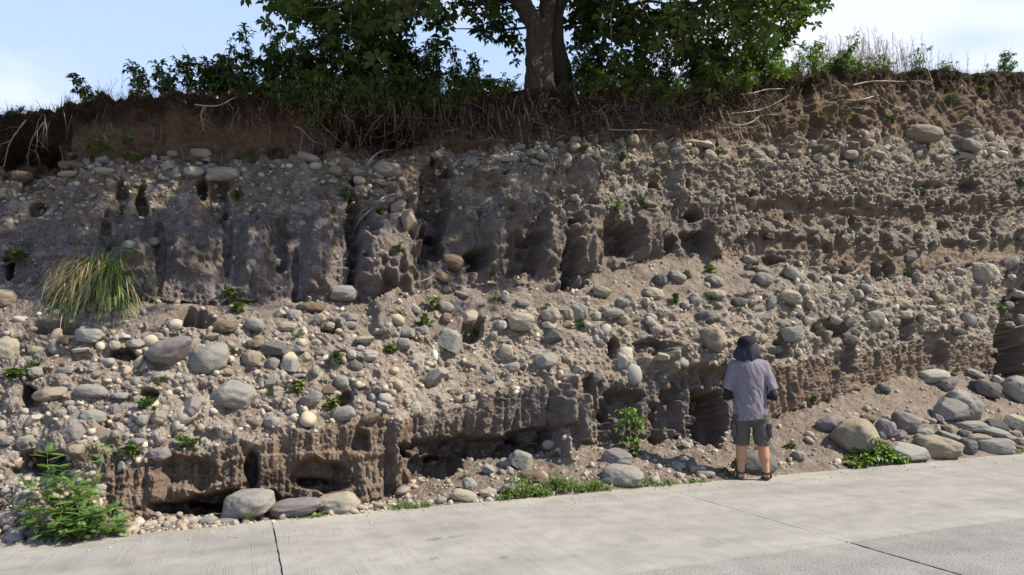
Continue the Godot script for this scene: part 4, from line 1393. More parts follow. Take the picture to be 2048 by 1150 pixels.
func build_fringe() -> void:
	var kinds: Array[ArrayMesh] = [blade_mesh(0.9, 0.035), blade_mesh(0.3, 0.03), blade_mesh(1.6, 0.03)]
	# grass and dead straw along the lip
	for kind in 2:
		var where: Array[Transform3D] = []
		var tint := PackedColorArray()
		for k in 5200:
			var c := rng.randi_range(60, cols - 45)
			var px := cpx[c]
			var r := rows - 1 + rng.randi_range(-5, 3)
			if kind == 1 and r < rows - 2:
				continue
			if px > 1000.0 and px < 1150.0 and rng.randf() < 0.5:
				continue
			var p := cv[r * cols + c]
			var a := rf(0, TAU)
			var dir := Vector3(cos(a), rf(0.1, 1.4) if r >= rows - 2 else rf(-0.6, 0.5), sin(a) + 0.5)
			var s := rf(0.07, 0.22) * (0.8 if px < 400.0 else 1.0)
			where.append(Transform3D(hang_basis(dir, s), p))
			var green := smoothstep(1450.0, 1750.0, px) * 0.8 + 0.12
			if kind == 1:
				green += 0.35
			tint.append(leaf_tint(Color(0.085, 0.13, 0.035)) if rng.randf() < green else leaf_tint(Color(0.19, 0.145, 0.095)) * (0.75 if px < 1300.0 else 1.0))
		copies("lip_grass", kinds[kind], m_grass, cliff, where, tint)
	# hair roots hanging from the dark soil
	var hair := blade_mesh(0.25, 0.018)
	var where2: Array[Transform3D] = []
	var tint2 := PackedColorArray()
	var tries := 0
	var cl := noise(0.022, 2, 77)
	while where2.size() < 3600 and tries < 80000:
		tries += 1
		var c := rng.randi_range(50, cols - 45)
		var px := cpx[c]
		var r := rows - 2 - int(pow(rng.randf(), 1.2) * 48.0)
		var thick := 0.07 + 0.9 * smoothstep(560.0, 760.0, px) * (1.0 - smoothstep(1480.0, 1640.0, px)) + 0.25 * smoothstep(1600.0, 1700.0, px)
		var clump := smoothstep(0.0, 0.5, cl.get_noise_2d(px, r * 2.5))
		if rng.randf() > thick * (0.06 + 0.94 * clump):
			continue
		if px > 1560.0 and r < rows - 30:
			continue
		var id := r * cols + c
		var d := Vector3(rng.randfn() * 0.35, -1.0, rng.randfn() * 0.2 + 0.15)
		where2.append(Transform3D(hang_basis(d, 0.1 + 0.42 * pow(rng.randf(), 1.8)), cv[id] + cn[id] * rf(0.0, 0.08)))
		var sh := rf(0.4, 1.3)
		tint2.append(Color(0.15, 0.118, 0.09) * sh if rng.randf() < 0.92 else Color(0.24, 0.205, 0.17))
	copies("hair_roots", hair, m_grass, cliff, where2, tint2)
	# dead leaf litter and twigs caught under the lip
	var litter: Array[Transform3D] = []
	var ltint := PackedColorArray()
	for k in 2600:
		var c := rng.randi_range(200, cols - 60)
		var px := cpx[c]
		if rng.randf() > 0.25 + 0.75 * smoothstep(500.0, 700.0, px) * (1.0 - smoothstep(1500.0, 1650.0, px)):
			continue
		var id := (rows - 1 - rng.randi_range(0, 26)) * cols + c
		litter.append(Transform3D(Basis.from_euler(gauss3(1.2)) * rf(0.03, 0.075), cv[id] + cn[id] * 0.02))
		ltint.append(leaf_tint(Color(0.13, 0.085, 0.055) if rng.randf() < 0.85 else Color(0.07, 0.11, 0.035)))
	copies("leaf_litter", small_leaf, m_grass, cliff, litter, ltint)
	# dry stalks against the sky at the right
	var stalk := Mesher.new()
	var r2 := RandomNumberGenerator.new()
	r2.seed = 8
	var q := PackedVector3Array([Vector3.ZERO, Vector3(0.02, 0.35, 0.01), Vector3(0.05, 0.7, 0.0), Vector3(0.11, 1.0, 0.02)])
	stalk.tube(q, PackedFloat32Array([0.006, 0.005, 0.004, 0.002]), 4)
	for k in 12:
		var t := r2.randf_range(0.4, 0.98)
		var p := Vector3(0.09 * t * t, t, 0.0)
		stalk.tube(PackedVector3Array([p, p + Vector3(r2.randf_range(-0.06, 0.09), r2.randf_range(0.05, 0.16), r2.randf_range(-0.06, 0.06))]), PackedFloat32Array([0.0035, 0.002]), 3)
	var sw: Array[Transform3D] = []
	var stint := PackedColorArray()
	for k in 620:
		var px := clampf(1780.0 + rng.randfn() * 110.0, 1590.0, 2046.0)
		if k % 6 == 0:
			px = rf(1600, 2046)
		var b := at_lip(px, rf(0.1, 1.6))
		var h := rf(0.35, 0.95) * (1.15 - absf(px - 1770.0) / 420.0)
		sw.append(Transform3D(Basis.from_euler(Vector3(rf(-0.15, 0.15), rf(0, TAU), rf(-0.2, 0.2))) * maxf(h, 0.12), b))
		stint.append(Color(0.30, 0.23, 0.20) * rf(0.7, 1.3))
	for k in 26:
		var px := rf(190, 345)
		sw.append(Transform3D(Basis.from_euler(Vector3(0, rf(0, TAU), rf(-0.4, 0.4))) * rf(0.15, 0.42), at_lip(px, rf(0.0, 0.3))))
		stint.append(Color(0.13, 0.10, 0.08))
	copies("dry_stalks", stalk.mesh(), m_grass, self, sw, stint)
	var ds := get_child(get_child_count() - 1)
	tag(ds, "pinkish dry grass stalks standing against the sky on the right-hand brow", "dry grass")

# roots and sticks: rows of picture points, thickness, paleness
var root_lines := [
	["1463 226 1490 224 1522 219 1550 207 1578 190", 0.012, 1.0, "long pale root slanting up to the right under the brow, upper of two"],
	["1456 244 1472 250 1487 249 1505 243 1522 231 1540 229 1557 230", 0.012, 1.0, "pale S-shaped root below the long slanting root"],
	["1480 188 1505 186 1532 179 1550 178 1570 177", 0.011, 1.0, "pale straight root just under the low front shrubs"],
	["1706 170 1730 165 1759 162 1800 163 1835 162", 0.016, 0.55, "thick reddish root running level under the right-hand brow"],
	["1692 200 1712 201 1731 197 1745 193 1760 190", 0.012, 1.0, "pale root stub below the thick reddish root"],
	["1762 195 1772 202 1783 209 1805 216 1828 226", 0.008, 0.9, "thin forked root sloping down right above the big tan boulder"],
	["1703 214 1720 216 1738 214", 0.008, 1.0, "short pale level root left of the thin forked root"],
	["1665 157 1678 167 1692 174", 0.014, 0.6, "short thick broken root left of the thick reddish root"],
	["1835 160 1855 168 1870 178", 0.01, 0.8, "curved root at the right end of the thick reddish root"],
	["1435 256 1470 255 1505 256", 0.005, 0.8, "thin level root below the S-shaped root"],
	["1348 223 1362 214 1383 209 1400 200", 0.009, 0.6, "grey root rising right from the tangle under the hanging bush"],
	["1404 209 1409 222 1403 238 1405 257", 0.007, 0.6, "wavy root hanging down in the middle of the root tangle"],
	["1783 258 1788 280 1792 300", 0.006, 0.8, "thin pale root hanging left of the big tan boulder"],
	["1216 259 1250 260 1292 259 1310 261", 0.010, 0.7, "level grey stick lodged above the upper stones right of centre"],
	["1198 216 1210 230 1218 250 1228 271", 0.008, 0.5, "dark root bending down left end of the level grey stick"],
	["899 348 908 328 924 318 945 316 972 315", 0.007, 0.8, "thin bent root arching over the upper stones at centre"],
	["735 328 748 312 765 302 790 299 803 288 812 276", 0.012, 0.8, "long bent root above the wide tan boulder at left centre"],
	["723 289 735 265 756 240 777 216", 0.007, 0.5, "slanting root on the dark soil left of the hair roots"],
	["710 460 722 438 743 418 765 396 791 387", 0.012, 0.75, "bare forked stick leaning on the sand buttress at left centre"],
	["390 209 415 212 440 210 455 202 470 195", 0.010, 0.75, "grey stick lying along the lip at the left"],
	["410 210 402 228 405 245 407 262", 0.008, 0.6, "short root hanging from the grey stick at the left"],
	["52 240 35 262 18 290 8 330 2 345", 0.008, 0.5, "long drooping root at the far left of the photo"],
	["88 244 70 268 60 292 56 320 62 350", 0.008, 0.5, "forked drooping root second from the far left"],
	["52 315 60 300 75 308 80 330", 0.005, 0.5, "thin curled root under the forked drooping root"],
	["1300 205 1320 230 1330 250", 0.006, 0.6, "thin root slanting through the tangle left of the wavy root"],
	["1250 390 1238 380 1228 400 1216 415", 0.005, 0.5, "thin rootlets around the leafy vine at the dark niche"],
	["1880 178 1900 190 1920 200", 0.007, 0.6, "thin root on the dark soil near the right border"],
	["1990 190 2005 200 2012 215", 0.006, 0.6, "short thin root under the brow at the right border"],
	["662 525 680 520 692 518 700 528", 0.004, 0.9, "thin pale curled rootlet left of the sand buttress"],
	["842 562 858 556 868 548", 0.005, 1.0, "bare white twig over the brown stone at left centre"],
]

func build_roots() -> void:
	for e in root_lines:
		var q = e[0].split_floats(" ")
		var pts := PackedVector3Array()
		for k in q.size() / 2:
			var id := surf(q[k * 2], q[k * 2 + 1])
			var deep: float = seen_at(cv[id]).z - (0.05 if k > 0 and k < q.size() / 2 - 1 else 0.02) - e[1]
			pts.append(cam_o + ray(q[k * 2], q[k * 2 + 1]) * deep)
		# even out and round the line
		var mean := 0.0
		var cur := Curve3D.new()
		for k in pts.size():
			var t := (pts[mini(k + 1, pts.size() - 1)] - pts[maxi(k - 1, 0)]) * 0.18
			cur.add_point(pts[k], -t, t)
		cur.bake_interval = 0.03
		var line := cur.get_baked_points()
		for k in line.size():
			line[k] += gauss3(e[1] * 0.18)
		var m := Mesher.new()
		var pale: float = e[2]
		m.tint = Color(0.14, 0.105, 0.08).lerp(Color(0.42, 0.37, 0.32), pale)
		var base := line[0]
		for k in line.size():
			line[k] -= base
		m.tube(line, taper(line.size(), e[1], e[1] * 0.45), 7, 0.5, noise(14.0, 2, 7))
		# side rootlets
		for k in 3 + line.size() / 12:
			var s := rng.randi_range(2, line.size() - 2)
			var l := bent(line[s], line[s] + Vector3(rng.randfn() * 0.12, -rf(0.05, 0.25), rf(-0.02, 0.05)), 0.02, 5)
			m.tint = m.tint.lerp(Color(0.16, 0.12, 0.09), 0.3)
			m.tube(l, taper(6, e[1] * 0.35, 0.0012), 4)
		var o := part("exposed_root", m.mesh(), m_root, self, Transform3D(Basis(), base))
		tag(o, e[3], "root", "exposed roots on the cliff")
	# the tangle of finer ones, part of the cliff
	var t := Mesher.new()
	for k in 620:
		var px := rf(1190, 1560) if k < 280 else rf(560, 1700)
		var kn := knots(px)
		var py := lerpf(kn[12] + 20.0, kn[10], pow(rng.randf(), 1.3))
		var id := surf(px, py)
		var p := cv[id] + cn[id] * rf(0.02, 0.09)
		var d := Vector3(rng.randfn() * 0.28, -rf(0.03, 0.35), rng.randfn() * 0.04)
		var sh := rf(0.5, 1.0)
		t.tint = Color(0.18, 0.14, 0.108) * sh if k % 7 else Color(0.30, 0.255, 0.21)
		t.tube(bent(p, p + d, 0.05, 7), taper(8, rf(0.0015, 0.004) + 0.007 * pow(rng.randf(), 5.0), 0.001), 5)
	var o2 := part("root_tangle", t.mesh(), m_root, cliff)
	o2.set_meta("kind", "stuff")

func build_tussock() -> void:
	var id := surf(180, 575)
	var base := cv[id]
	var o := thing("grass_tussock", base, "big drooping tussock of green and straw grass on the left slope", "grass tussock")
	for pass_ in 2:
		var m := Mesher.new()
		var n := 640 if pass_ == 0 else 640
		for k in n:
			var px: float
			var py: float
			if pass_ == 0:
				px = rf(105, 190) if k % 3 else rf(150, 230)
				py = 548.0 + absf(px - 170.0) * 0.12 + rf(-6, 22)
			else:
				px = 185.0 + 58.0 * sqrt(rng.randf()) if k % 5 else rf(110, 200)
				py = 545.0 + absf(px - 220.0) * 0.25 + rf(-8, 60)
			var q := cv[surf(px, py)] - base
			var left := px < 160.0
			var dir := Vector3(rng.randfn() * 0.34 + (0.05 if px > 225.0 else -0.1), rf(-0.2, 1.1) * (0.55 if px < 175.0 else 0.8), rf(0.15, 1.0))
			var straw := rng.randf() < ((0.8 if px < 190.0 else 0.35) if pass_ == 0 else 0.10)
			var c := Color(0.33, 0.25, 0.155) if straw else Color(0.125, 0.215, 0.06)
			if straw and rng.randf() < 0.4:
				c = Color(0.24, 0.19, 0.14)
			if not straw and rng.randf() < 0.3:
				c = Color(0.22, 0.23, 0.07)
			m.tint = leaf_tint(c)
			m.blade(q, dir, (rf(0.3, 0.72) if not left else rf(0.25, 0.5)) * (0.5 + 0.6 * absf(sin(px * 0.11))), rf(0.005, 0.011), rf(0.7, 2.4), 9)
		part("dry_blades" if pass_ == 0 else "green_blades", m.mesh(), m_grass, o)

# pinnate leaf, unit length along z
func frond_mesh(pairs: int) -> ArrayMesh:
	var m := Mesher.new()
	for k in pairs:
		var t := 0.16 + 0.82 * k / float(pairs - 1)
		var p := Vector3(0, -0.12 * t * t + 0.05 * t, t)
		var l := 0.27 * sin(PI * (0.2 + 0.68 * t)) + 0.03
		for s in [-1.0, 1.0]:
			m.leaf(p, Vector3(s, -0.08, 0.42), Vector3.UP, l, l * 0.30, 0.25, 0.12)
	m.tube(PackedVector3Array([Vector3.ZERO, Vector3(0, 0.02, 0.4), Vector3(0, 0, 0.7), Vector3(0, -0.07, 1.0)]), PackedFloat32Array([0.014, 0.011, 0.008, 0.004]), 4)
	return m.mesh()

func feather_shrub() -> void:
	var base := pt(150, 1078, 0.02)
	base.y = 0.0
	var o := thing("feathery_shrub", base, "feathery-leaved green shrub at the lower left road edge", "shrub")
	var fm: Array[ArrayMesh] = [frond_mesh(11), frond_mesh(9)]
	var greens: Array[StandardMaterial3D] = []
	for c in [Color(0.085, 0.165, 0.045), Color(0.13, 0.215, 0.055), Color(0.06, 0.13, 0.04)]:
		var m := leaf_mat(Color(0.42, 0.52, 0.10))
		m.albedo_color = c.linear_to_srgb()
		m.vertex_color_use_as_albedo = false
		greens.append(m)
	var tips := [[95, 905, -0.12, 11], [62, 962, 0.0, 8], [40, 1010, 0.05, 6], [205, 895, -0.3, 7], [190, 960, -0.1, 9], [225, 1015, 0.0, 9], [150, 1000, 0.12, 10], [110, 1040, 0.2, 8], [140, 960, 0.05, 10], [250, 1040, 0.02, 7], [70, 1020, 0.12, 8], [165, 1060, 0.28, 9], [210, 1050, 0.15, 7], [120, 930, -0.05, 10], [85, 980, 0.1, 9], [165, 985, 0.0, 10], [125, 1015, 0.15, 9], [185, 1030, 0.2, 9], [60, 1045, 0.1, 7], [230, 1060, 0.12, 8]]
	var stem := mat(lin(0.16, 0.17, 0.07), 0.8)
	var made := 0
	var more: Array[Transform3D] = []
	var tint := PackedColorArray()
	for e in tips:
		var tip := pt(e[0], e[1], e[2]) - base
		var foot := Vector3(rf(-0.06, 0.1), 0, rf(-0.05, 0.02))
		var l := bent(foot, tip, 0.04, 10)
		var m := Mesher.new()
		m.tube(l, taper(11, 0.007, 0.002), 5)
		part("stem", m.mesh(), stem, o)
		var n: int = int(e[3] * 3.4)
		for k in n:
			var f := rf(0.3, 0.97) * 10.0 if k > 3 else 9.9
			var p := l[int(f)].lerp(l[int(f) + 1], f - int(f))
			var a := rf(0, TAU)
			var d := Vector3(cos(a), rf(-0.3, 0.8), sin(a) * 0.9 + 0.25)
			var here := Transform3D(hang_basis(d, rf(0.075, 0.145)), p)
			if made < 298:
				part("frond", fm[k % 2], greens[rng.randi() % 3], o, here)
				made += 1
			else:
				more.append(here)
				tint.append(leaf_tint(Color(0.095, 0.175, 0.047)))
	copies("inner_fronds", fm[0], m_shrub_leaf, o, more, tint)

func weed(px: float, py: float, size: float, kind: int, label: String) -> void:
	var id := surf(px, py)
	var at := cv[id] - Vector3(0, 0.01, 0)
	var edge := 1087.0 - 0.0898 * px
	if py > edge - 20.0:
		var e := ray(px, edge)
		at = cam_o + e * (-cam_o.y / e.y)
		at.y = -0.01
	var c := Color(0.135, 0.205, 0.062)
	var g := "small weeds growing on the cliff face"
	if kind == 0:
		shrub("weed", at, size, size * 1.1, 7, int(150 + size * 260), 0.034, c, label, "weed", g, tiny_leaf)
	elif kind == 1:
		var o := thing("weed", at, label, "weed", g)
		var m := Mesher.new()
		for k in 70:
			var a := rf(0, TAU)
			m.tint = leaf_tint(Color(0.105, 0.17, 0.045) if rng.randf() < 0.8 else Color(0.27, 0.22, 0.11))
			m.blade(Vector3(cos(a), 0, sin(a)) * rf(0, 0.03), Vector3(cos(a) * 0.7, 1.0, sin(a) * 0.7), size * rf(0.5, 1.1), 0.006, rf(0.3, 0.9), 5)
		part("blades", m.mesh(), m_grass, o)
	else:
		shrub("weed", at, size, size * 1.2, 6, 60, 0.065, Color(0.12, 0.20, 0.05), label, "weed", g, broad_leaf)

func build_weeds() -> void:
	var list := [
		[60, 755, 0.16, 0, "bright green weed at the left border below the cream boulder"], [22, 752, 0.1, 0, "small weed touching the photo's left border below the cream boulder"], [322, 762, 0.13, 1, "tufty weed right under the big purple boulder"],
		[478, 622, 0.14, 0, "weed on the bare sand ledge left of centre"], [462, 590, 0.08, 0, "tiny sprout above the weed on the bare sand ledge"], [595, 672, 0.10, 1, "grassy sprig between cream stones left of centre"],
		[540, 785, 0.11, 1, "grassy weed right of the big egg-shaped boulder"], [590, 780, 0.10, 0, "dark green weed two steps right of the egg-shaped boulder"], [662, 812, 0.08, 0, "sprig under the brown and purple stones at left centre"],
		[295, 815, 0.08, 0, "dark sprig under the flat grey stones at left"], [375, 893, 0.09, 0, "sparse weed on gravel above the left sand columns"], [270, 905, 0.08, 0, "sprig left of the reddish flat boulder"],
		[675, 720, 0.07, 0, "small weed on the loose sand at left centre"], [870, 618, 0.17, 2, "leafy weed with long leaflets over grey stones at centre left"], [850, 650, 0.14, 0, "weed trailing among stones left of the red stone"],
		[797, 645, 0.12, 0, "yellowish weed on the sand mound at centre left"], [783, 700, 0.07, 0, "tiny weed right of a cream stone at centre left"], [988, 598, 0.12, 1, "round grassy tuft on the ledge left of the big cream boulder"],
		[965, 608, 0.07, 1, "small tuft beside the round grassy tuft"], [948, 668, 0.07, 2, "small broad-leaved weed in the hollow right of the large grey boulder"], [1085, 618, 0.08, 1, "sprig between the big cream boulder and the stacked stones"],
		[1160, 648, 0.07, 0, "sprig right of the orange tan round stone"], [1416, 598, 0.18, 1, "tall reddish-stemmed grass weed on the stony ledge right of centre"], [1478, 622, 0.12, 1, "rounded green tuft on a dark stone above the person"],
		[1418, 542, 0.09, 0, "bright sprig on the sandy ledge below the niches"], [1355, 604, 0.07, 0, "small weed among pale stones right of centre"], [1275, 640, 0.08, 1, "yellowish sprig under the long flat grey stone"],
		[1228, 430, 0.17, 2, "broad-leaved vine in front of the dark niche at upper centre"], [1285, 405, 0.06, 0, "tiny weed right of the broad-leaved vine"], [1138, 446, 0.07, 0, "tiny weed on top of the central sand buttress"],
		[208, 466, 0.10, 1, "dark tuft on the shaded sand above the tussock"], [402, 496, 0.10, 1, "lone tuft on shaded sand right of the tussock"], [30, 515, 0.11, 0, "leafy weed in a crack at the left border"],
		[270, 325, 0.10, 0, "weed between upper stones at the left"], [190, 300, 0.10, 0, "weed on brown soil above the upper left stones"], [262, 285, 0.08, 0, "pair of sprigs on brown soil at upper left"], [690, 395, 0.13, 0, "shaded weed in the gully left of the sand buttress"],
		[770, 420, 0.08, 0, "sprig on top of the left sand buttress"], [795, 497, 0.05, 0, "tiny sprig on the face of the left sand buttress"], [475, 388, 0.06, 0, "sprig under the cream upper boulder at left"], [620, 245, 0.14, 0, "light green weed hanging on dark soil at left centre"],
		[1240, 320, 0.12, 0, "light green weed between the upper stones right of centre"], [1165, 300, 0.10, 0, "weed on the upper gravel right of the trunk line"], [1470, 330, 0.10, 1, "grassy patch on the upper gravel left of the S-shaped root"], [1435, 305, 0.08, 0, "sprig among upper stones below the root tangle"],
		[1900, 215, 0.30, 0, "largest green weed on the right-hand soil slope"], [1925, 235, 0.24, 1, "grass clump beside the largest weed on the right-hand soil slope"], [1785, 243, 0.14, 0, "bright weed above the big tan boulder"], [1960, 185, 0.25, 0, "weed under the brow near the right border"],
		[2020, 215, 0.16, 0, "small bright weed at the right border below the brow"], [1830, 300, 0.10, 1, "sparse grass under the big tan boulder"], [2035, 305, 0.12, 0, "weed among upper stones at the right border"], [2040, 375, 0.2, 0, "dark green weed at the right border on the gravel wall"],
		[1850, 385, 0.07, 0, "tiny bright weed on the gravel wall left of the hole"], [1810, 545, 0.06, 0, "sprig under the white stone at right"], [2005, 620, 0.09, 0, "sprig in the shaded gully at the right border"], [1955, 752, 0.10, 0, "sprouts on the pale slab at the crest of the right slope"],
		[1905, 755, 0.06, 0, "tiny sprout left of the pale slab on the right slope"], [1625, 800, 0.09, 0, "dry weed on the talus right of the person's shirt"], [1582, 895, 0.06, 0, "sprig on the talus right of the person's calves"], [1270, 905, 0.07, 0, "sprig at the foot of the young sapling"],
		[1105, 915, 0.08, 1, "thin grass on the dark talus right of the pointed boulder"], [1455, 940, 0.10, 0, "weed at the road edge just left of the person's feet"], [1568, 948, 0.08, 1, "short grass at the road edge right of the person's feet"], [935, 955, 0.11, 1, "bright sprigs over the light grey stone by the weed patch"],
		[497, 1026, 0.2, 1, "bright grass tuft before the large rounded road-edge boulder"], [1650, 240, 0.2, 1, "dry grass clump on the soil ridge right of the roots"], [1690, 235, 0.16, 0, "greyish dry bush on the right-hand soil ridge"], [490, 320, 0.16, 1, "pale dead grass hanging right of the cream upper boulder"],
	]
	for e in list:
		weed(e[0], e[1], e[2], e[3], e[4])
	# low green patches along the road edge
	patch(985, 1212, 992, 0.20, 520, "long low patch of dense green weeds along the mid road edge", 0.035)
	patch(1250, 1338, 968, 0.13, 180, "shorter patch of low weeds right of the pale mid road-edge boulder", 0.03)
	patch(1360, 1405, 962, 0.05, 70, "thin grassy weeds on the road edge left of the flat tan stone", 0.022)
	patch(785, 870, 1006, 0.06, 90, "thin low weeds at the road edge below the cave", 0.024)
	patch(1990, 2050, 900, 0.08, 130, "low weeds at the road edge by the right border", 0.03)
	patch(590, 645, 1030, 0.04, 60, "sparse yellowish weeds before the long purplish boulder", 0.02)
	patch(1690, 1800, 926, 0.34, 330, "leafy dark green bush at the road edge before the biggest boulder", 0.065)
	# a sapling before the recess
	var at := cv[surf(1276, 898)]
	var o := shrub("sapling", at, 0.56, 0.46, 5, 330, 0.078, Color(0.13, 0.21, 0.05), "slender light green sapling on the talus before the dark hollows", "sapling", "", null, Vector3(-0.12, 0, 0))
	var tr := Mesher.new()
	tr.tube(bent(Vector3(0, -0.03, 0), Vector3(-0.06, 0.4, 0), 0.01, 5), taper(6, 0.008, 0.004), 6)
	part("trunk", tr.mesh(), m_stem, o)

func patch(x0: float, x1: float, py: float, h: float, n: int, label: String, leaf: float) -> void:
	var mid := (x0 + x1) * 0.5
	var d := ray(mid, 1087.0 - 0.0898 * mid)
	var base := cam_o + d * (-cam_o.y / d.y)
	base.y = 0.0
	var o := thing("weed_patch", base, label, "weeds", "weed patches along the road edge" if leaf < 0.05 else "")
	var m := Mesher.new()
	var where: Array[Transform3D] = []
	var tint := PackedColorArray()
	for k in n:
		var px := rf(x0, x1)
		var e := ray(px, 1087.0 - 0.0898 * px)
		var p := cam_o + e * (-cam_o.y / e.y)
		var edge := minf(1.0, minf(px - x0, x1 - px) / maxf((x1 - x0) * 0.2, 1.0)) * 0.7 + 0.3
		var a := rf(0, TAU)
		var foot := Vector3(p.x, 0.0, rf(-0.22, 0.06) * minf(1.0, h * 6.0)) - base
		var tip := foot + Vector3(cos(a) * 0.08, h * rf(0.45, 1.05) * edge * (0.75 + 0.4 * sin(px * 0.08)), sin(a) * 0.08 + 0.03)
		var l := bent(foot, tip, 0.015, 4)
		m.tint = Color(0.10, 0.13, 0.045)
		m.tube(l, taper(5, 0.0025, 0.001), 4)
		for j in 7:
			var f := rf(0.1, 1.0) * 3.99
			where.append(Transform3D(hang_basis(Vector3(rng.randfn(), rng.randfn() * 0.5 + 0.2, rng.randfn()), leaf * rf(0.6, 1.3)), l[int(f)].lerp(l[int(f) + 1], f - int(f))))
			tint.append(leaf_tint(Color(0.12, 0.205, 0.055) if rng.randf() < 0.93 else Color(0.22, 0.2, 0.06)))
	part("stems", m.mesh(), m_root, o)
	copies("foliage", broad_leaf if leaf > 0.05 else small_leaf, m_shrub_leaf, o, where, tint)


# ---------------------------------------------------------------- the person
var shapes := {}
var fold := FastNoiseLite.new()

func smin(a: float, b: float, k: float) -> float:
	var h := maxf(k - absf(a - b), 0.0) / k
	return minf(a, b) - h * h * k * 0.25

# a tapered bone [from, to, radius, radius, flattening in z]
func bone(p: Vector3, b: Array) -> float:
	var a: Vector3 = b[0]
	var c: Vector3 = b[1]
	var s: float = b[4]
	var q := Vector3(p.x - a.x, p.y - a.y, (p.z - a.z) / s)
	var d := Vector3(c.x - a.x, c.y - a.y, (c.z - a.z) / s)
	var t := clampf(q.dot(d) / maxf(d.length_squared(), 1e-9), 0.0, 1.0)
	return ((q - d * t).length() - lerpf(b[2], b[3], t)) * minf(1.0, s)

func field(kind: String, p: Vector3) -> float:
	var d := 9.0
	var e = shapes[kind]
	for b in e.bones:
		d = smin(d, bone(p, b), e.k)
	match kind:
		"shirt":
			d += 0.015 * fold.get_noise_3d(p.x * 5.0 + p.y * 2.0, p.y * 3.0 - p.x * 3.0, p.z * 4.0) + 0.008 * fold.get_noise_3d(p.x * 13.0, p.y * 6.0 + p.x * 6.0, p.z * 9.0)
			if p.z > 0.0 and absf(p.x) < 0.2:
				var w := p.x + 0.35 * (p.y - 1.0) * (1.0 if p.x > 0.0 else -0.7)
				d += 0.007 * absf(sin(w * 34.0 + 3.0 * fold.get_noise_2d(p.x * 3.0, p.y * 3.0))) * smoothstep(1.3, 1.0, p.y)
			d = maxf(d, 0.70 + 0.012 * sin(p.x * 14.0) - p.y)
			# the sleeves end at an open hem
			for s in [-1.0, 1.0]:
				if p.x * s > 0.215:
					d = maxf(d, (1.06 + 0.35 * (absf(p.x) - 0.27)) - p.y)
			d = maxf(d, p.y - 1.435 + absf(p.x) * 0.1)
		"shorts":
			d += 0.011 * fold.get_noise_3d(p.x * 8.0, p.y * 9.0 + p.x * 4.0, p.z * 7.0) + 0.004 * fold.get_noise_3d(p.x * 20.0, p.y * 18.0, p.z * 16.0)
			d = maxf(d, 0.405 + 0.008 * sin(p.x * 30.0 + p.z * 20.0) - p.y)
			d = maxf(d, p.y - 0.77)
		"head":
			# eye sockets under the brow, mouth line
			for s in [-1.0, 1.0]:
				d = -smin(-d, (p - Vector3(0.032 * s, 1.565, -0.118)).length() - 0.014, 0.012)
			d = maxf(d, -(((p - Vector3(0, 1.487, -0.118)) * Vector3(0.35, 2.6, 1)).length() - 0.010))
	return d

func nets(m: Mesher, kind: String, lo: Vector3, hi: Vector3, cell: float) -> void:
	var nx := int((hi.x - lo.x) / cell) + 2
	var ny := int((hi.y - lo.y) / cell) + 2
	var nz := int((hi.z - lo.z) / cell) + 2
	var val := PackedFloat32Array()
	val.resize(nx * ny * nz)
	var far := cell * 2.5
	# a coarse look first, so that empty cells are skipped
	var step := 4
	val.fill(1.0)
	for z0 in range(0, nz, step):
		for y0 in range(0, ny, step):
			for x0 in range(0, nx, step):
				var mid := lo + Vector3(x0 + 1.5, y0 + 1.5, z0 + 1.5) * cell
				var dm := field(kind, mid)
				var fill := 0.0
				if absf(dm) > cell * step * 1.25 + 0.02:
					fill = dm
				for z in range(z0, mini(z0 + step, nz)):
					for y in range(y0, mini(y0 + step, ny)):
						for x in range(x0, mini(x0 + step, nx)):
							val[(z * ny + y) * nx + x] = fill if fill != 0.0 else field(kind, lo + Vector3(x, y, z) * cell)
	var at := PackedInt32Array()
	at.resize(nx * ny * nz)
	at.fill(-1)
	var off := PackedInt32Array([0, 1, nx, nx + 1, nx * ny, nx * ny + 1, nx * ny + nx, nx * ny + nx + 1])
	for z in nz - 1:
		for y in ny - 1:
			for x in nx - 1:
				var id := (z * ny + y) * nx + x
				var inside := 0
				for k in 8:
					if val[id + off[k]] < 0.0:
						inside += 1
				if inside == 0 or inside == 8:
					continue
				var sum := Vector3.ZERO
				var n := 0
				for a in 8:
					for bit in [1, 2, 4]:
						if a & bit:
							continue
						var b: int = a | bit
						var va := val[id + off[a]]
						var vb := val[id + off[b]]
						if (va < 0.0) != (vb < 0.0):
							var t := va / (va - vb)
							var pa := Vector3(a & 1, (a >> 1) & 1, (a >> 2) & 1)
							var pb := Vector3(b & 1, (b >> 1) & 1, (b >> 2) & 1)
							sum += pa.lerp(pb, t)
							n += 1
				var p := lo + (Vector3(x, y, z) + sum / n) * cell
				var h := cell * 0.5
				var g := Vector3(field(kind, p + Vector3(h, 0, 0)) - field(kind, p - Vector3(h, 0, 0)), field(kind, p + Vector3(0, h, 0)) - field(kind, p - Vector3(0, h, 0)), field(kind, p + Vector3(0, 0, h)) - field(kind, p - Vector3(0, 0, h)))
				at[id] = m.add(p, g.normalized())
	for z in range(1, nz - 1):
		for y in range(1, ny - 1):
			for x in range(1, nx - 1):
				var id := (z * ny + y) * nx + x
				for axis in 3:
					var d1: int = [1, nx, nx * ny][axis]
					if (val[id] < 0.0) == (val[id + d1] < 0.0):
						continue
					var u: int = [nx, nx * ny, 1][axis]
					var w: int = [nx * ny, 1, nx][axis]
					var a := at[id]
					var b := at[id - u]
					var c := at[id - u - w]
					var e := at[id - w]
					if a < 0 or b < 0 or c < 0 or e < 0:
						continue
					m.tri(a, b, c)
					m.tri(a, c, e)

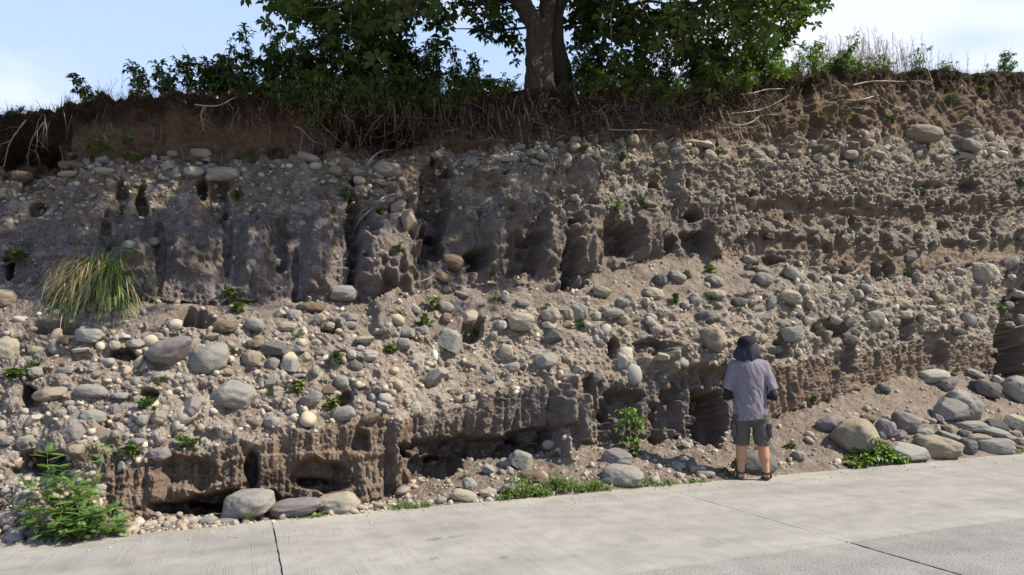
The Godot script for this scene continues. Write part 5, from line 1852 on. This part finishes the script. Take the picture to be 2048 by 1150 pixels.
func build_person() -> void:
	fold.seed = 3
	fold.frequency = 1.0
	fold.fractal_octaves = 2
	var at := pt(1507, 951, 0.17)
	at.y = 0.003
	var o := thing("person", at, "person seen from behind in mauve-grey T-shirt, cargo shorts, dark flap hat, standing at road edge", "person")
	o.rotation.y = atan2(-0.56, 0.83)
	var skin := mat(lin(0.40, 0.215, 0.135), 0.6)
	var black := mat(lin(0.018, 0.017, 0.02), 0.8)
	var hands := {}
	for s in [-1.0, 1.0]:
		hands[s] = Vector3(0.055 * s, 0.99, -0.30)
	var sh := Vector3(0.17, 1.315, 0.0)
	var el := Vector3(0.262, 0.985, 0.055)
	var body := []
	var arms := []
	for s in [-1.0, 1.0]:
		var f := Vector3(s, 1, 1)
		body.append_array([[Vector3(0.095, 0.86, 0.0) * f, Vector3(0.115, 0.48, 0.0) * f, 0.09, 0.068, 1.0], [Vector3(0.115, 0.50, 0.0) * f, Vector3(0.142, 0.085, 0.012) * f, 0.062, 0.042, 1.0], [Vector3(0.118, 0.40, 0.02) * f, Vector3(0.128, 0.27, 0.028) * f, 0.06, 0.052, 1.0]])
		var toe := Vector3(-0.075, 0, -0.13) if s < 0.0 else Vector3(0.03, 0, -0.15)
		var heel := Vector3(0.143 * s, 0.05, 0.03)
		body.append_array([[heel, heel + toe * 0.55 + Vector3(0, -0.012, 0), 0.034, 0.033, 1.0], [heel + toe * 0.55 + Vector3(0, -0.012, 0), heel + toe * 1.0 + Vector3(0, -0.022, 0), 0.034, 0.026, 1.0]])
		for k in 5:
			var side := Vector3(-toe.z, 0, toe.x).normalized() * (k - 2) * 0.015
			body.append([heel + toe * 1.0 + side + Vector3(0, -0.025, 0), heel + toe * (1.28 - 0.05 * absf(k - 1.5)) + side + Vector3(0, -0.028, 0), 0.011, 0.009, 1.0])
		body.append_array([[sh * f, el * f, 0.055, 0.043, 1.0], [el * f, hands[s] + Vector3(0.02 * s, 0, 0.07), 0.043, 0.027, 1.0]])
		arms.append_array([[sh * f + Vector3(0.055 * s, -0.21, 0.035), el * f, 0.05, 0.046, 1.0], [el * f, hands[s] + Vector3(0.03 * s, 0, 0.09), 0.05, 0.034, 1.0]])
	body.append_array([[Vector3(0, 0.88, 0), Vector3(0, 1.28, 0), 0.15, 0.155, 0.72], [Vector3(-0.13, 1.32, 0), Vector3(0.13, 1.32, 0), 0.06, 0.06, 1.0], [Vector3(0, 1.36, 0.01), Vector3(0, 1.50, -0.015), 0.06, 0.056, 1.0]])
	shapes["body"] = {"k": 0.035, "bones": body}
	shapes["sleeves"] = {"k": 0.03, "bones": arms}
	var head := [[Vector3(0, 1.585, -0.005), Vector3(0, 1.60, -0.03), 0.088, 0.086, 1.12], [Vector3(0, 1.55, -0.05), Vector3(0, 1.475, -0.065), 0.066, 0.042, 1.0], [Vector3(0, 1.42, 0.0), Vector3(0, 1.53, -0.015), 0.058, 0.055, 1.0],
		[Vector3(0, 1.558, -0.12), Vector3(0, 1.525, -0.136), 0.009, 0.014, 1.0], [Vector3(-0.018, 1.48, -0.102), Vector3(0.018, 1.48, -0.102), 0.010, 0.010, 1.0]]
	for s in [-1.0, 1.0]:
		head.append([Vector3(0.088 * s, 1.57, 0.0), Vector3(0.084 * s, 1.53, -0.008), 0.017, 0.012, 1.0])
	shapes["head"] = {"k": 0.02, "bones": head}
	var m := Mesher.new()
	nets(m, "body", Vector3(-0.42, -0.01, -0.32), Vector3(0.42, 1.56, 0.2), 0.013)
	nets(m, "head", Vector3(-0.13, 1.40, -0.18), Vector3(0.13, 1.72, 0.13), 0.006)
	# hands held together before the belly, fingers curled
	for s in [-1.0, 1.0]:
		var h: Vector3 = hands[s]
		var f := []
		f.append([h + Vector3(0.012 * s, 0.0, 0.05), h + Vector3(0, 0.0, 0.0), 0.026, 0.032, 1.0])
		f.append([h + Vector3(0, 0.012, 0.0), h + Vector3(-0.002 * s, -0.018, -0.012), 0.03, 0.028, 1.0])
		for k in 4:
			var root := h + Vector3(0.004 * s, 0.028 - 0.019 * k, -0.022)
			var l: float = [0.036, 0.04, 0.037, 0.03][k]
			var mid := root + Vector3(-0.008 * s, -0.003, -l)
			var tip := mid + Vector3(-l * 0.75 * s, -0.004, -l * 0.3)
			f.append([root, mid, 0.0095, 0.009, 1.0])
			f.append([mid, tip, 0.009, 0.0078, 1.0])
		f.append([h + Vector3(-0.004 * s, 0.025, 0.015), h + Vector3(-0.018 * s, 0.05, -0.012), 0.013, 0.011, 1.0])
		f.append([h + Vector3(-0.018 * s, 0.05, -0.012), h + Vector3(-0.032 * s, 0.052, -0.034), 0.011, 0.009, 1.0])
		var name_ := "hand%d" % int(s)
		shapes[name_] = {"k": 0.008, "bones": f}
		nets(m, name_, h + Vector3(-0.075, -0.065, -0.1), h + Vector3(0.075, 0.085, 0.09), 0.005)
	part("body", m.mesh(), skin, o)
	m = Mesher.new()
	nets(m, "sleeves", Vector3(-0.42, 0.9, -0.3), Vector3(0.42, 1.2, 0.15), 0.011)
	part("arm_sleeves", m.mesh(), black, o)
	# shirt
	var torso := [[Vector3(0, 1.28, 0.005), Vector3(0, 0.74, 0.0), 0.192, 0.212, 0.74], [Vector3(-0.15, 1.325, 0.0), Vector3(0.15, 1.325, 0.0), 0.078, 0.078, 1.0], [Vector3(0, 1.34, 0.01), Vector3(0, 1.43, 0.0), 0.10, 0.065, 1.0], [Vector3(0, 0.98, -0.03), Vector3(0, 0.84, -0.03), 0.17, 0.17, 0.75]]
	for s in [-1.0, 1.0]:
		torso.append([Vector3(0.165 * s, 1.328, 0.0), Vector3(0.268 * s, 1.02, 0.04), 0.076, 0.074, 1.0])
	shapes["shirt"] = {"k": 0.026, "bones": torso}
	m = Mesher.new()
	nets(m, "shirt", Vector3(-0.46, 0.64, -0.26), Vector3(0.46, 1.48, 0.24), 0.011)
	var cloth := mat(lin(0.225, 0.203, 0.247), 0.95)
	cloth.albedo_texture = grain(noise(0.03, 4, 101), 0.78, 1.0)
	cloth.normal_enabled = true
	cloth.normal_texture = relief(noise(0.25, 2, 102), 2.5)
	cloth.uv1_triplanar = true
	cloth.uv1_scale = Vector3(3, 3, 3)
	part("shirt", m.mesh(), cloth, o, Transform3D(Basis.from_euler(Vector3(0.0, 0.03, -0.015)), Vector3(-0.012, 0.0, 0.0)))
	# shorts with cargo pockets
	var pants := [[Vector3(-0.06, 0.80, 0.0), Vector3(0.06, 0.80, 0.0), 0.135, 0.135, 0.95], [Vector3(-0.075, 0.75, 0.03), Vector3(0.075, 0.75, 0.03), 0.11, 0.11, 1.0]]
	for s in [-1.0, 1.0]:
		pants.append([Vector3(0.098 * s, 0.78, 0.0), Vector3(0.122 * s, 0.38, 0.0), 0.106, 0.094, 1.0])
	shapes["shorts"] = {"k": 0.03, "bones": pants}
	m = Mesher.new()
	nets(m, "shorts", Vector3(-0.3, 0.35, -0.2), Vector3(0.3, 0.9, 0.22), 0.010)
	var drill := mat(lin(0.112, 0.106, 0.092), 0.95)
	drill.albedo_texture = grain(noise(0.05, 4, 103), 0.7, 1.0)
	drill.uv1_triplanar = true
	drill.uv1_scale = Vector3(4, 4, 4)
	part("shorts", m.mesh(), drill, o)
	for s in [-1.0, 1.0]:
		var b := BoxMesh.new()
		b.size = Vector3(0.035, 0.15, 0.14)
		var turn := Basis.from_euler(Vector3(0, 0, 0.06 * s))
		var pk := part("pocket", rounded(Vector3(0.022, 0.078, 0.072), 9.0), drill, o, Transform3D(turn, Vector3(0.203 * s, 0.575, 0.02)))
		part("flap", rounded(Vector3(0.026, 0.026, 0.076), 9.0), drill, pk, Transform3D(Basis(), Vector3(0.004 * s, 0.062, 0.0)))
	hat(o)
	for s in [-1.0, 1.0]:
		sandal(o, s)

# a soft-edged block
func rounded(half: Vector3, power: float) -> ArrayMesh:
	var m := ball(3)
	for k in m.v.size():
		var p := m.v[k]
		p *= pow(pow(absf(p.x), power) + pow(absf(p.y), power) + pow(absf(p.z), power), -1.0 / power)
		m.v[k] = p * half
	m.smooth()
	return m.mesh()

func hat(o: Node3D) -> void:
	var navy := mat(lin(0.014, 0.014, 0.021), 0.9)
	var h := Node3D.new()
	h.name = "hat"
	o.add_child(h)
	h.position = Vector3(0, 1.605, -0.012)
	h.rotation = Vector3(0.05, -0.35, 0.05)
	var m := Mesher.new()
	var n := 40
	var prof := [[0.0, 0.098], [0.05, 0.095], [0.08, 0.083], [0.1, 0.06], [0.108, 0.034], [0.108, 0.012], [0.104, -0.01]]
	for p in prof:
		for k in n:
			var a := TAU * k / n
			var r: float = p[0] * (1.0 + 0.03 * sin(a * 3.0 + p[1] * 30.0))
			m.add(Vector3(sin(a) * r, p[1] + 0.004 * sin(a * 5.0), cos(a) * r * 1.12), Vector3(sin(a), 0.5, cos(a)).normalized())
	for j in prof.size() - 1:
		for k in n:
			var a := j * n + k
			var b := j * n + (k + 1) % n
			m.tri(a, b, a + n)
			m.tri(b, b + n, a + n)
	m.smooth()
	part("hat_crown", m.mesh(), navy, h)
	# brim, wavy, wider in front and drooping at the left
	m = Mesher.new()
	for j in 5:
		var t := j / 4.0
		for k in n:
			var a := TAU * k / n
			var front := 0.5 - 0.5 * cos(a)
			var w := 0.010 + 0.024 * front
			var left := maxf(0.0, -sin(a))
			var r := 0.102 + w * t + 0.015 * left * t
			m.add(Vector3(sin(a) * r, -0.008 - 0.03 * t * t - 0.018 * left * t + 0.008 * sin(a * 4.0 + 1.0) * t, cos(a) * r * 1.1), Vector3.UP)
	for j in 4:
		for k in n:
			var a := j * n + k
			var b := j * n + (k + 1) % n
			m.tri(a, a + n, b)
			m.tri(b, a + n, b + n)
	m.smooth()
	navy.cull_mode = BaseMaterial3D.CULL_DISABLED
	part("brim", m.mesh(), navy, h)
	# neck flap: hangs to the shoulders, flares to a corner at the left, one deep fold down the back
	m = Mesher.new()
	var w := 44
	var rows_ := 14
	for j in rows_ + 1:
		var t := float(j) / rows_
		for k in w + 1:
			var u := float(k) / w * 2.0 - 1.0
			var a := u * 1.9
			var crease := exp(-pow((u - 0.1) * 8.0, 2.0))
			var ripple := 0.012 * sin(u * 9.0 + 0.6) * t
			var r := 0.102 + 0.034 * sin(t * 2.1) - 0.03 * crease * sqrt(t) + ripple
			var corner := exp(-pow((u + 0.42) * 3.5, 2.0)) * 0.05 * t + exp(-pow((u - 0.62) * 4.0, 2.0)) * 0.02 * t
			r += corner
			var len_ := 0.175 + 0.075 * (1.0 - minf(1.0, absf(u - 0.1) * 1.6)) - 0.05 * absf(u)
			m.add(Vector3(sin(a) * r, 0.004 - len_ * t, cos(a) * r * 1.05), Vector3(sin(a), 0, cos(a)))
	for j in rows_:
		for k in w:
			var a := j * (w + 1) + k
			m.tri(a, a + 1, a + w + 1)
			m.tri(a + 1, a + w + 2, a + w + 1)
	m.smooth()
	var grey := mat(lin(0.032, 0.03, 0.042), 0.8)
	grey.cull_mode = BaseMaterial3D.CULL_DISABLED
	part("neck_flap", m.mesh(), grey, h)

func sandal(o: Node3D, s: float) -> void:
	var dark := mat(lin(0.03, 0.03, 0.032), 0.75)
	var sole_m := mat(lin(0.07, 0.068, 0.066), 0.85)
	var toe := Vector3(-0.075, 0, -0.13) if s < 0.0 else Vector3(0.03, 0, -0.15)
	var d := toe.normalized()
	var side := Vector3(-d.z, 0, d.x)
	var heel := Vector3(0.143 * s, 0.0, 0.03)
	var r := Node3D.new()
	r.name = "sandal"
	o.add_child(r, true)
	var m := Mesher.new()
	var n := 32
	var outline := PackedVector3Array()
	for k in n:
		var a := TAU * k / n
		var l := -cos(a)
		outline.append(heel + d * (0.075 + 0.135 * l) + side * sin(a) * (0.042 + 0.012 * l - 0.008 * (1.0 - l * l)))
	for lv in [[0.0, 0.96], [0.003, 1.0], [0.020, 1.0], [0.024, 0.96]]:
		for k in n:
			var c := heel + d * 0.075
			m.add(c + (outline[k] - c) * lv[1] + Vector3(0, lv[0], 0), (outline[k] - c).normalized())
	for j in 3:
		for k in n:
			var a := j * n + k
			var b := j * n + (k + 1) % n
			m.tri(a, b, a + n)
			m.tri(b, b + n, a + n)
	var top := m.add(heel + d * 0.075 + Vector3(0, 0.024, 0), Vector3.UP)
	for k in n:
		m.i.append_array([top, 3 * n + k, 3 * n + (k + 1) % n])
	part("sole", m.mesh(), sole_m, r)
	# straps over the foot, behind the heel and round the ankle
	for e in [[0.155, 0.040, 0.060, 0.014], [0.085, 0.040, 0.082, 0.014]]:
		m = Mesher.new()
		var l := PackedVector3Array()
		for k in 13:
			var a := PI * k / 12.0
			l.append(heel + d * (e[0] + 0.02 * sin(a)) + side * cos(a) * (e[1] + 0.004) + Vector3(0, 0.02 + sin(a) * (e[2] - 0.012), 0))
		m.tube(l, taper(13, e[3] * 0.8, e[3] * 0.8), 6)
		part("strap", m.mesh(), dark, r)
	m = Mesher.new()
	var ring := PackedVector3Array()
	for k in 21:
		var a := TAU * k / 20.0
		ring.append(heel + d * (0.008 + 0.046 * sin(a)) + side * cos(a) * 0.044 + Vector3(0, 0.088 + 0.008 * sin(a), 0))
	m.tube(ring, taper(21, 0.012, 0.012), 6)
	part("ankle_strap", m.mesh(), dark, r)
	m = Mesher.new()
	for q in [-1.0, 1.0]:
		m = Mesher.new()
		m.tube(PackedVector3Array([heel + side * q * 0.042 + d * 0.03 + Vector3(0, 0.02, 0), heel + side * q * 0.046 + d * 0.015 + Vector3(0, 0.055, 0), heel + side * q * 0.043 + Vector3(0, 0.088, 0)]), PackedFloat32Array([0.011, 0.011, 0.011]), 6)
		part("side_strap", m.mesh(), dark, r)


func _ready() -> void:
	rng.seed = 20240611
	view_and_light()
	var t0 := Time.get_ticks_msec()
	build_cliff()
	build_road()
	prepare_stones()
	build_bed_stones()
	build_loose()
	print("stones ", Time.get_ticks_msec() - t0)
	prepare_plants()
	build_tree()
	build_brow_shrubs()
	build_fringe()
	build_roots()
	build_tussock()
	feather_shrub()
	build_weeds()
	build_person()
	print("plants ", Time.get_ticks_msec() - t0)
